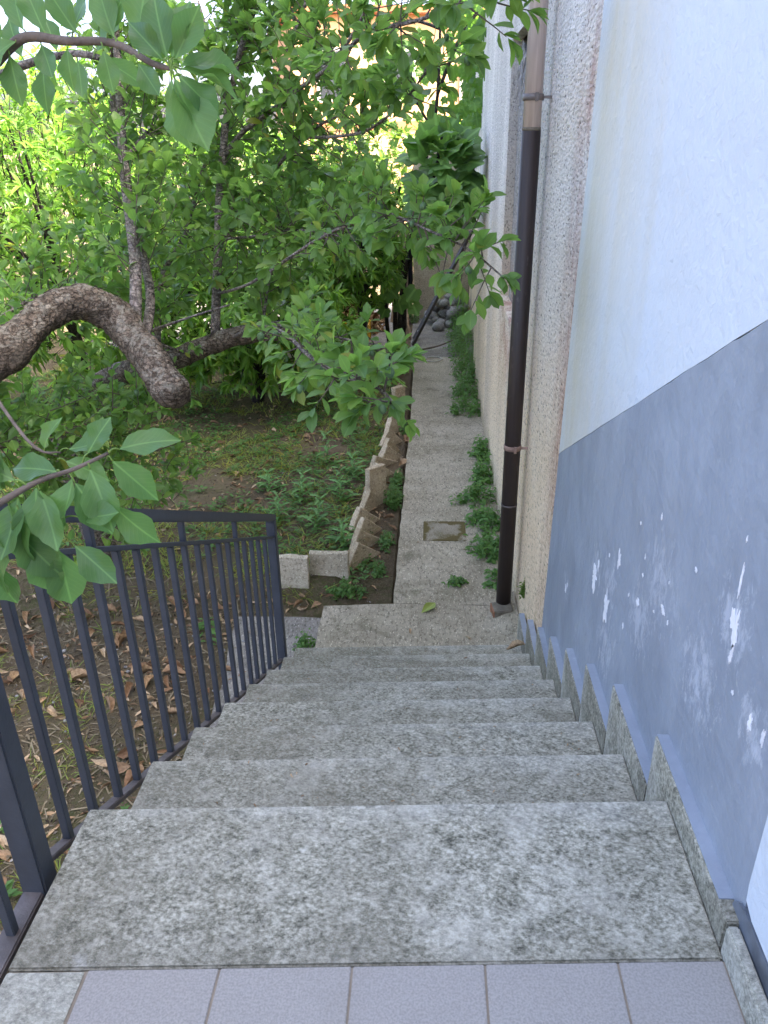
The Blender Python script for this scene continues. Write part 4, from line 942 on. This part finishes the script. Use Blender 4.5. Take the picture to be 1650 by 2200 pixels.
S_B = dict(s1=[(-1.31, 4.66, .17), (-1.30, 4.83, .53), (-1.28, 4.97, .92), (-1.26, 5.11, 1.22), (-1.22, 5.17, 1.46), (-1.15, 5.25, 1.72), (-1.05, 5.26, 1.97), (-.98, 5.26, 2.25), (-.95, 5.3, 2.7)],
 s1a=[(-1.22, 5.18, 1.47), (-1.32, 5.43, 1.66), (-1.40, 5.63, 1.85), (-1.50, 5.82, 2.10)], s1b=[(-1.25, 5.11, 1.21), (-1.12, 5.06, 1.33), (-.89, 4.91, 1.45), (-.73, 4.74, 1.53), (-.57, 4.56, 1.60), (-.41, 4.40, 1.72), (-.31, 4.34, 1.85)],
 s2=[(-1.70, 4.74, .05), (-1.71, 4.85, .27), (-1.68, 4.98, .54), (-1.54, 5.10, .77), (-1.44, 5.21, 1.09), (-1.33, 5.32, 1.32)], s3=[(-1.29, 4.9, .7), (-1.21, 4.99, .83), (-1.01, 4.93, 1.03), (-.81, 4.81, 1.22), (-.60, 4.66, 1.36), (-.40, 4.49, 1.42)],
 s1c=[(-1.17, 5.25, 1.70), (-1.03, 5.34, 1.89), (-.91, 5.41, 2.04), (-.8, 5.45, 2.3)], s4=[(-.95, 4.95, 1.42), (-.82, 4.98, 1.72), (-.69, 4.94, 1.95), (-.6, 4.9, 2.2)],
 e=[(-1.30, 4.78, .45), (-.96, 4.24, .60), (-.56, 3.76, .85), (-.31, 3.39, .98), (-.18, 3.25, 1.02), (-.11, 3.14, 1.01), (-.01, 3.02, .98), (.11, 2.90, .94), (.18, 2.83, .90), (.25, 2.75, .85)],
 t=[(-.73, 4.74, 1.53), (-.48, 4.00, 1.57), (-.28, 3.37, 1.62), (-.20, 3.27, 1.64), (-.05, 3.06, 1.64), (.14, 2.86, 1.67), (.22, 2.76, 1.69)],
 r2=[(-.70, 4.74, 1.30), (-.46, 4.25, 1.30), (-.27, 3.89, 1.33), (-.10, 3.74, 1.45), (.01, 3.59, 1.58)], g=[(-1.2, 4.66, .21), (-.87, 3.98, .43), (-.60, 3.2, .56), (-.42, 2.68, .60), (-.26, 2.36, .61), (-.15, 2.22, .62), (-.10, 2.14, .60)],
 g2=[(-.87, 3.98, .43), (-.62, 3.6, .50), (-.40, 3.4, .50), (-.2, 3.25, .50)], u1=[(-1.0, 4.62, .27), (-.95, 4.8, .6), (-.8, 4.9, .9)], u2=[(-1.5, 4.7, .1), (-1.6, 4.3, .3), (-1.3, 4.0, .45), (-1.0, 3.9, .55)],
 v1=[(-1.3, 4.9, .75), (-1.0, 4.6, .8), (-.7, 4.4, .85), (-.45, 4.3, .82)])
RB = dict(s1=(.030, .012), s1a=(.014, .007), s1b=(.017, .008), s2=(.022, .009), s3=(.015, .006), s1c=(.013, .006), s4=(.011, .006), e=(.009, .003), t=(.010, .0045), r2=(.009, .004), g=(.012, .003), g2=(.006, .003), u1=(.010, .004), u2=(.012, .004), v1=(.009, .003))
for k, v in S_B.items(): branch(pb, v, *RB[k], 'bark_grey', n=7)
LB, TWB = Leaves(), []
for k, n_, ln in (('s1', 60, .40), ('s1a', 26, .36), ('s1b', 40, .34), ('s2', 44, .36), ('s3', 44, .34), ('s1c', 26, .36), ('s4', 26, .34), ('u1', 30, .32), ('v1', 50, .32)): dress(LB, TWB, S_B[k], n_, ln, .090, back=.45)
tE = lambda p: p[2] > .72 and p[0] < .30; tG = lambda p: p[2] > .50 and p[0] < -.06; tT = lambda p: p[2] > 1.38
dress(LB, TWB, S_B['e'], 60, .16, .074, a0=.08, test=tE, sub=.1); dress(LB, TWB, S_B['t'], 34, .15, .078, a0=.25, test=tT, sub=.2)
dress(LB, TWB, S_B['r2'], 44, .2, .084, a0=.2, test=tT, sub=.2); dress(LB, TWB, S_B['g'], 46, .14, .070, a0=.35, up=.15, test=tG, sub=.2); dress(LB, TWB, S_B['g2'], 30, .16, .066, a0=.2, up=.1, test=lambda p: p[2] > .30 and p[0] < -.1, sub=.2)
rosette(LB, (.25, 2.75, .85), (.6, -.5, -.2), 9, .062, 1.0); rosette(LB, (-.10, 2.14, .60), (.5, -.4, -.4), 8, .058, 1.0, .4); rosette(LB, (.22, 2.76, 1.69), (.6, -.3, -.1), 9, .075, 1.0); rosette(LB, (.01, 3.59, 1.58), (.4, -.3, .6), 9, .07, 1.0)
rosette(LB, (-.26, 3.35, 1.63), (.1, -.5, .3), 8, .07, 1.1); rosette(LB, (-.30, 3.80, 1.34), (.1, -.5, .6), 10, .075, 1.0)
foliage(pb, LB, 'plum', 'plum_s', 'plum', 300); twigs_mesh(TWB, 'twig', pb); fruits(pb, LB, 110, .0135)

# ------------------------------------------------------------------ dense glossy trees behind
def broad(name, loc, cen, rad, nros, leaf, nlv, label, mat='citrus', nbig=300, big='citrus', small='citrus_s', droop=.55, cut=None, stems=7, group=None, bias=.55, barkm='bark_dark', fill=.3):
    t = tag(empty(name, loc), label, 'tree', group); L, TW = Leaves(), []
    c = np.array(cen); R_ = np.array(rad); lo = Vector(loc); top = Vector(cen)
    tr = spline([lo, lo.lerp(top, .4)+Vector((.08, -.05, 0)), top-Vector((0, 0, rad[2]*.2))], 6)
    bm = bmesh.new(); tube(bm, tr, .075, .045, 10, .12); fin('trunk', bm, M[barkm], t, smooth=True)
    for k in range(stems):
        d = unit(rv()+np.array([0, 0, .5])); q = c+d*R_*.8; s0 = tr[len(tr)//2+k % 5]
        bm = bmesh.new(); mid = (Vector(q)+s0)/2+Vector((0, 0, .12)); tube(bm, spline([s0, mid, q], 5), .028, .007, 6, .1); fin('branch', bm, M[barkm], t, smooth=True)
    for k in range(nros):
        d = unit(rv()); f = (1-fill*rs.random()**1.5) if rs.random() < .8 else rs.uniform(.35, .8)
        wob = 1+.30*mn.noise(Vector(d*2.2)+Vector(cen))+.18*mn.noise(Vector(d*5.5)+Vector(cen))
        p = c+d*R_*f*wob
        if cut and not cut(p): continue
        ax = d*.8+np.array([0, -.25, bias])+rv(.35)
        TW.append(([p-unit(ax)*leaf*1.8-rv(.01), p-unit(ax)*leaf*.8+rv(.01), p], .005))
        rosette(L, p, ax, nlv, leaf*rs.uniform(.8, 1.15), 1.15, droop)
    foliage(t, L, big, small, mat, nbig); twigs_mesh(TW, barkm, t); return t
above = lambda p: p[2] > -1.2
broad('glossy_tree', (-3.9, 8.3, zp-.1), (-3.85, 8.1, .45), (1.55, 1.2, 1.6), 1250, .125, 9, 'tall glossy-leaved tree at the left behind the plum trees, tips in sun', cut=above)
broad('drooping_tree', (-2.0, 8.6, zp-.1), (-1.95, 8.35, -.45), (1.15, .95, .85), 1050, .135, 9, 'low drooping dark-leaved tree, its leaf tips nearly touching the lawn', droop=1.1, cut=lambda p: p[2] > -1.02 and p[0] < -.75, bias=.2)
broad('dark_leaved_tree', (-.95, 9.9, zp-.1), (-.85, 9.35, .35), (.62, .8, .85), 520, .125, 9, 'dark glossy tree beside the fig, above the brown heap', cut=lambda p: p[2] > -.55 and p[0] < -.33, droop=.8)
broad('bright_tree', (-2.6, 10.9, zp-.1), (-2.7, 10.6, .45), (2.0, 1.0, 1.15), 1150, .14, 9, 'bright sunlit tree in the middle behind the drooping tree', cut=lambda p: p[2] > -.5, bias=.7)
FT = [((-7.2, 11.5), (-7.0, 11.5, .7), (2.2, 1.8, 1.7), 'tall sunlit tree at the far left edge of the garden'), ((-4.9, 15.5), (-4.9, 15.5, .8), (2.3, 1.8, 1.8), 'sunlit tree behind the tall glossy tree, left of the orange building'), ((-9.8, 17), (-9.8, 17, 1.0), (2.9, 2.2, 2.2), 'farthest tree at the left, seen through the plum shoots'),
      ((-1.0, 17.5), (-1.0, 17.5, .3), (1.9, 1.3, 1.6), 'yellow green tree in front of the orange building')]
for i, ((x, y), cen, rad, lb) in enumerate(FT):
    broad('background_tree', (x, y, zp-.2), cen, rad, 520, .20, 8, lb, 'far', 120, 'citrus_s', 'far', group='trees beyond the garden', droop=.4, stems=5, bias=.6)

# ------------------------------------------------------------------ fig and grapevine
fg = tag(empty('fig_tree', (-.42, 9.95, zp-.08)), 'fig tree with broad lobed leaves beside the far end of the path', 'tree')
FB = [[(-.42, 9.95, zp-.1), (-.44, 9.9, -.7), (-.36, 9.6, -.1), (-.15, 9.2, .45), (.02, 8.95, .9), (.1, 8.8, 1.3)], [(-.36, 10.0, zp-.1), (-.33, 9.95, -.8), (-.30, 9.8, -.2), (-.1, 9.5, .3), (.12, 9.3, .55)], [(-.48, 10.05, zp-.1), (-.56, 10.0, -.7), (-.55, 9.8, .1), (-.35, 9.5, .8)]]
for P in FB: branch(fg, P, .032, .014, 'bark_dark', n=8)
LF = Leaves()
for k in range(165):
    d = unit(rv()); p = np.array([.10, 8.75, .90])+d*np.array([.34, .40, .52])*rs.uniform(.5, 1.05)
    if p[0] > .45: continue
    LF.add(p, unit(d*.7+np.array([.1, -.35, -.35])+rv(.25)), np.array([.1, -.55, .75])+rv(.3)+d*.3, rs.uniform(.18, .28))
for k in range(26):
    p = np.array([rs.uniform(-.62, -.15), rs.uniform(9.4, 10.0), rs.uniform(-.6, .55)]); LF.add(p, unit(np.array([rs.normal(0, .5), -.4, -.7])), np.array([rs.normal(0, .3), -.8, .5]), rs.uniform(.15, .24))
Pf, Rf, Sf = LF.arr(); singles('leaf', 'fig', Pf, Rf, Sf, 'fig', fg, range(len(Pf)))
gv = tag(empty('grapevine', (.45, 11.2, zp)), 'bright green grapevine hanging over the top of the far garden wall', 'vine')
VB = [[(-.40, 10.25, zp-.05), (-.38, 10.3, -.6), (-.22, 10.35, .5), (.0, 10.2, 1.35), (.06, 10.2, 1.75), (.08, 10.25, 2.4)], [(.02, 10.2, 1.35), (-.15, 10.15, 1.62), (-.28, 10.2, 1.8)], [(.06, 10.2, 1.75), (.3, 10.3, 2.3), (.55, 10.5, 2.62), (.5, 11.5, 2.66), (.4, 12.6, 2.66)], [(.08, 10.25, 2.4), (-.3, 10.8, 2.55), (-.8, 11.5, 2.5)]]
for P, a in zip(VB, (.035, .018, .022, .02)): branch(gv, P, a, a*.45, 'bark_dark', n=8)
LG = Leaves()
for k in range(330):
    t = rs.random()
    if t < .62: p = np.array([.57-abs(rs.normal(0, .12)), rs.uniform(9.5, 12.6), rs.uniform(1.25, 3.0)]); n_ = np.array([-.6, -.6, .45])
    else: p = np.array([rs.uniform(-.75, .5), rs.uniform(10.4, 12.2), 2.25+rs.normal(0, .33)-.25*rs.random()]); n_ = np.array([0, -.6, .6])
    if p[2] < 1.5 and p[1] < 10.2: continue
    LG.add(p, unit(np.array([rs.normal(0, .5), -.25, -.9])+rv(.2)), n_+rv(.3), rs.uniform(.13, .21))
foliage(gv, LG, 'grape', 'grape', 'grape', 300)

# ------------------------------------------------------------------ heap of dried cuttings behind the crate
L = Leaves()
for k in range(1500):
    a = rs.random()*6.28; q = rs.random()**.5; x = -1.35+.62*q*math.cos(a); y = 11.75+.5*q*math.sin(a); z = zp+.12+(.85*(1-q**1.6))*rs.random()**.5
    L.add(np.array([x, y, z]), unit(rv()+np.array([0, -.4, -.5])), rv(), rs.uniform(.10, .2))
P_, R_, S_ = L.arr(); mass('dry_brush', 'dry_s', P_, R_, S_, 'dry', None, 'heap of brown dried cuttings behind the yellow crate', 'brush heap')

# ------------------------------------------------------------------ weeds
def clump(name, x, y, z, rx, ry, hz, n, leaf, mat, label, group, key='weed', against=None, cat='weed'):
    t = tag(empty(name, (x, y, z)), label, cat, group); L = Leaves(); TW = []
    for k in range(n):
        a = rs.random()*6.28; q = rs.random()**.6; dx, dy = rx*q*math.cos(a), ry*q*math.sin(a); hh = hz*(1-.75*q*q)*rs.uniform(.45, 1.05)*(1+.35*mn.noise(Vector((x+dx, y+dy, 0))*5))
        if against is not None and x+dx > against: dx = against-x-.01*rs.random()
        base = np.array([x+dx*.6, y+dy*.6, z]); tipp = np.array([x+dx, y+dy, z+hh]); TW.append(([base, (base+tipp)/2+rv(.012), tipp], .0022))
        for j in range(6):
            f = .35+.65*j/5; p = base+(tipp-base)*f+rv(.012); th = rs.random()*6.28
            L.add(p, np.array([math.cos(th), math.sin(th), .25-.5*rs.random()]), np.array([0, -.1, 1])+rv(.3), leaf*rs.uniform(.5, 1.15)*(1.1-.45*f))
    P, Rm, Sc = L.arr(); mass('foliage', key, P, Rm, Sc, mat, t); twigs_mesh(TW, 'petiole', t, 'stems'); return t
WW = [(.46, 4.55, .10, .16, .12, 40, 'small weed tuft beside the foot of the downpipe'), (.44, 4.98, .14, .24, .20, 90, 'bushy weed at the wall foot next to the mossy square cover'), (.45, 5.40, .13, .24, .22, 90, 'weed at the wall foot just beyond the mossy square cover'), (.40, 5.82, .20, .22, .20, 90, 'weed spreading widest over the near path from the wall'),
      (.48, 6.3, .09, .3, .24, 90, 'narrow weed strip along the wall, below the blocked window'), (.49, 6.85, .08, .32, .24, 90, 'farthest of the narrow weed strips before the bare gap'), (.40, 8.15, .19, .3, .26, 110, 'large weed clump at the crack across the path'), (.42, 8.75, .17, .35, .34, 120, 'tall weed clump just behind the crack in the path'),
      (.44, 9.4, .17, .35, .46, 130, 'taller weed clump climbing the end of the house wall'), (.46, 10.1, .2, .4, .5, 130, 'weed thicket at the corner of house and garden wall'), (.44, 10.8, .2, .4, .42, 120, 'weed thicket beside the end of the stick'), (.44, 11.6, .2, .4, .40, 120, 'weed thicket under the ladder top'), (.50, 12.3, .16, .4, .65, 120, 'tall weed growth right of the stone heap')]
for x, y, rx, ry, hz, n, lb in WW: clump('wall_weed', x, y, zp-.01, rx*1.15, ry*.85, hz*.95, int(n*.55), .062, 'nettle', lb, 'weeds along the foot of the wall', against=.552 if y < 9.8 else .635)
for x, y, rx, ry, hz, n, lb in [(.205, 4.50, .07, .045, .05, 26, 'little weed growing alone from a crack in the middle of the path'), (-.53, 4.42, .16, .07, .13, 46, 'leafy weed in front of the mossy upright slab'), (-.36, 4.72, .07, .12, .08, 34, 'low weed between nearest leaning slab and path'), (-.31, 5.15, .05, .16, .10, 34, 'weed in the soil gap beside the second leaning slab'),
        (-.29, 5.85, .08, .22, .17, 80, 'bushy weed in the soil gap beside the upright narrow slab'), (-.27, 6.25, .06, .2, .12, 46, 'weed tuft lapping the left edge of the path'), (-.27, 7.7, .05, .25, .10, 40, 'weed between the far slabs and the path'), (-.73, 3.88, .06, .07, .14, 30, 'young yellowish weed at the left corner of the concrete pad'), (-.35, 10.25, .1, .25, .35, 60, 'weed at the base of the fig stems'), (-.25, 12.9, .1, .15, .45, 40, 'bluish shrub weed at the left foot of the back wall')]:
    clump('small_weed', x, y, (zp if x > -.25 else gz(x, y)), rx, ry, hz, n, .042, 'weed', lb, 'weeds beside the path')
clump('wall_fern', .552, 3.86, -1.10, .012, .02, .12, 30, .02, 'moss', 'small bright green plant growing from the roughcast above the skirting', None, cat='plant')
def thistle(x, y, hh, label):
    z = gz(x, y)-.01; t = tag(empty('thistle', (x, y, z)), label, 'weed', 'pale thistly weeds in the lawn'); L = Leaves(); P = [(x, y, z)]
    for k in range(4): P.append((x+rs.normal(0, .02), y+rs.normal(0, .02), z+hh*(k+1)/4))
    bm = bmesh.new(); tube(bm, P, .005, .002, 5); fin('stem', bm, M['petiole'], t)
    for k in range(18):
        f = k/18; p = np.array(P[0])*(1-f)+np.array(P[-1])*f; th = k*2.4; L.add(p, np.array([math.cos(th), math.sin(th), .7-.2*rs.random()]), np.array([0, 0, 1])+rv(.2), (.15-.08*f)*rs.uniform(.8, 1.2))
    Pq, Rq, Sq = L.arr(); singles('leaf', 'thistle', Pq, Rq, Sq, 'thistle', t, range(len(Pq)))
TH = [(-1.18, 5.45, .24, 'pale thistle closest to the end post of the railing'), (-.87, 5.35, .26, 'pale thistle just behind the mossy upright slab'), (-.72, 5.85, .30, 'pale thistle beside the narrow upright slab'), (-1.05, 5.8, .28, 'pale thistle in the middle of the near lawn group'), (-.66, 6.35, .22, 'pale thistle beside the sharp cornered slab'), (-.92, 6.6, .34, 'tallest pale thistle in the lawn'), (-1.35, 6.0, .2, 'pale thistle at the left of the lawn group'), (-.62, 5.05, .22, 'pale thistle behind the second leaning slab')]
for a in TH: thistle(*a)

# ------------------------------------------------------------------ grass, ground cover, litter
def lawn_d(x, y): return mn.noise(Vector((x*1.1+3, y*1.1, 0)))+.6*mn.noise(Vector((x*3.1, y*3.1, 5)))
L = Leaves(); cnt = 0
while cnt < 2800:
    x, y = rs.uniform(-5, -.45), rs.uniform(1.0, 10.3)
    dens = lawn_d(x, y)
    if y < 4.4:
        if x > -1.2 or dens < .15: continue
    elif dens < -.12: continue
    cnt += 1
    for b_ in range(11):
        a = rs.random()*6.28; q = .05*rs.random(); px, py = x+q*math.cos(a), y+q*math.sin(a)
        L.add(np.array([px, py, gz(px, py)-.005]), np.array([math.cos(a)*.7, math.sin(a)*.7, .9*rs.random()+.25]), np.array([0, 0, 1])+rv(.3), rs.uniform(.04, .12)*(1.0 if y > 4.4 else .7))
P_, R_, S_ = L.arr(); mass('grass', 'grass', P_, R_, S_, 'grass', None, 'thin patchy grass over the garden soil', 'grass')
L = Leaves(); cnt = 0
while cnt < 6500:
    x, y = rs.uniform(-5, -.42), rs.uniform(1.2, 10.2); dn = mn.noise(Vector((x*1.4, y*1.4, 11)))+.7*mn.noise(Vector((x*4, y*4, 2)))+(.25 if x > -1.6 and y > 4.6 else 0)
    if y < 4.5 and (dn < .42 or x > -1.2): continue
    if y >= 4.5 and dn < .02: continue
    cnt += 1; z = gz(x, y); a = rs.random()*6.28
    for j in range(3): L.add(np.array([x, y, z+rs.uniform(.005, .05)]), np.array([math.cos(a+2.1*j), math.sin(a+2.1*j), .35]), np.array([0, 0, 1])+rv(.3), rs.uniform(.018, .048))
P_, R_, S_ = L.arr(); mass('ground_cover', 'weed_s', P_, R_, S_, 'weed', None, 'low leafy weeds covering the lawn soil', 'ground cover')
L = Leaves(); cnt = 0     # fine litter nobody could count
while cnt < 3600:
    x, y = rs.uniform(-4.5, -.3), rs.uniform(1.0, 10.0)
    if y < 4.3 and x > -1.2 and rs.random() < .6: continue
    if y > 4.6 and mn.noise(Vector((x*1.7, y*1.7, 21))) < .0 and rs.random() < .8: continue
    cnt += 1; a = rs.random()*6.28; L.add(np.array([x, y, gz(x, y)+.004]), np.array([math.cos(a), math.sin(a), rs.normal(0, .2)]), np.array([0, 0, 1])+rv(.5), rs.uniform(.025, .075))
P_, R_, S_ = L.arr(); mass('leaf_litter', 'dry_s', P_, R_, S_, 'dry', None, 'fine brown leaf litter scattered over the soil', 'leaf litter')
L = Leaves(); cnt = 0
for k in range(4200):  # dry stems and straw on the near soil
    x, y = rs.uniform(-3.2, -1.15), rs.uniform(1.1, 4.6); a = rs.random()*6.28
    L.add(np.array([x, y, gz(x, y)+.006]), np.array([math.cos(a), math.sin(a), .08]), np.array([0, 0, 1])+rv(.2), rs.uniform(.05, .15))
P_, R_, S_ = L.arr(); mass('straw', 'grass', P_, R_, S_, 'straw', None, 'dry straw strewn over the soil behind the railing', 'straw')
def dry(x, y, z, sc, label, group, tilt=.25, mat='dry'):
    i = int(rs.integers(0, 6)); o = bpy.data.objects.new('dry_leaf', tmesh('dry', i, mat)); C.objects.link(o)
    o.location = (x, y, z); o.rotation_euler = (rs.normal(0, tilt), rs.normal(0, tilt), rs.random()*6.28); o.scale = (sc, sc, sc)
    return tag(o, label, 'leaf', group)
for k in range(185):
    x, y = rs.uniform(-3.0, -1.0), rs.uniform(1.15, 4.35)
    dry(x, y, max(gz(x, y), zp-.092 if x > -1.2 else -9)+.002, rs.uniform(.06, .145), 'curled dry brown leaf on the soil behind the railing', 'dry leaves behind the railing')
for k in range(85):
    x, y = rs.uniform(-3.3, -.75), rs.uniform(5.0, 8.2); dry(x, y, gz(x, y)+.004, rs.uniform(.05, .11), 'dry brown leaf among the weeds of the lawn', 'dry leaves on the lawn')
for k in range(24):
    x, y = (rs.uniform(-.33, -.23), rs.uniform(4.5, 8)) if k < 14 else (rs.uniform(-1.0, -.35), rs.uniform(4.28, 4.46)); dry(x, y, gz(x, y)+.004, rs.uniform(.05, .10), 'dry brown leaf in the soil gap between slabs and concrete', 'dry leaves in the soil gap')
dry(-.26, 6.72, zp-.03, .13, 'pale dry leaf at the foot of the strongly tilted slab', None)
for x, y, z, s_, lb in ((.50, 3.30, -6*h+.002, .10, 'orange dry leaf against the skirting on a low step'), (.505, 3.72, zp+.05, .06, 'dry leaf at the wall beside the lowest step'), (.20, 3.72, zp+.004, .06, 'dry twisted leaf on the concrete pad near the lowest step'), (-.10, 3.95, zp+.004, .05, 'tiny dry leaf on the concrete pad left of the green leaf'), (.25, 3.85, zp+.004, .04, 'tiny dry crumb of leaf on the pad, right side')):
    dry(x, y, z, s_, lb, None, .1)
V_, F_, U_ = leaf_tmpl(PL, 2, .35, -.1, .12, 3); T['fallen'] = [(V_, F_, U_)]
M['fallen'] = mat_leaf('fallen_leaf', (.17, .22, .03), (.20, .25, .04), .1, .5, .5)
o = bpy.data.objects.new('fallen_leaf', tmesh('fallen', 0, 'fallen')); C.objects.link(o); o.location = (-.035, 4.13, zp+.008); o.rotation_euler = (.05, .1, -.75); o.scale = (.125,)*3
tag(o, 'single yellow green leaf lying on the concrete pad', 'leaf')
for i in range(60):
    x, y = rs.uniform(-2.8, -1.0), rs.uniform(1.2, 4.4); s_ = rs.uniform(.006, .018)
    tag(pebble('pebble', (x, y, max(gz(x, y), zp-.092 if x > -1.2 else -9)+s_*.3), (s_, s_*.8, s_*.6), i, 'stone'), 'small pale pebble on the soil behind the railing', 'pebble', 'pebbles behind the railing')

L = Leaves()      # clods and grit on the bare soil
for k in range(9000):
    x, y = (rs.uniform(-3.0, -1.1), rs.uniform(1.1, 4.5)) if k < 5500 else (rs.uniform(-3.5, -.3), rs.uniform(4.3, 8.5)); a = rs.random()*6.28
    if x > -1.22 and y < 4.2: continue
    L.add(np.array([x, y, gz(x, y)+.001]), np.array([math.cos(a), math.sin(a), .5]), np.array([math.sin(a), 0, 1])+rv(.6), rs.uniform(.008, .026))
P_, R_, S_ = L.arr(); mass('soil_crumbs', 'far', P_, R_, S_, 'crumb', None, 'loose crumbs and grit of the dark garden soil', 'soil')
L = Leaves()      # crumbs of soil and leaf blown onto the steps, pad and path
for k in range(420):
    kk = int(rs.integers(0, 12))
    if kk < 8: x, y, z = rs.uniform(xl+.03, xr-.02), y0+kk*r-rs.uniform(.02, .30), -kk*h; y += sk*x
    else: x, y, z = rs.uniform(-.2, .5), rs.uniform(3.75, 8.0), zp+.002
    if kk == 0: continue
    a = rs.random()*6.28; L.add(np.array([x, y, z+.002]), np.array([math.cos(a), math.sin(a), .15]), np.array([0, 0, 1])+rv(.4), rs.uniform(.004, .014)*(1.6 if rs.random() < .12 else 1))
P_, R_, S_ = L.arr(); mass('debris', 'dry_s', P_, R_, S_, 'dry', None, 'tiny crumbs of dry leaf and soil on the steps and path', 'debris')
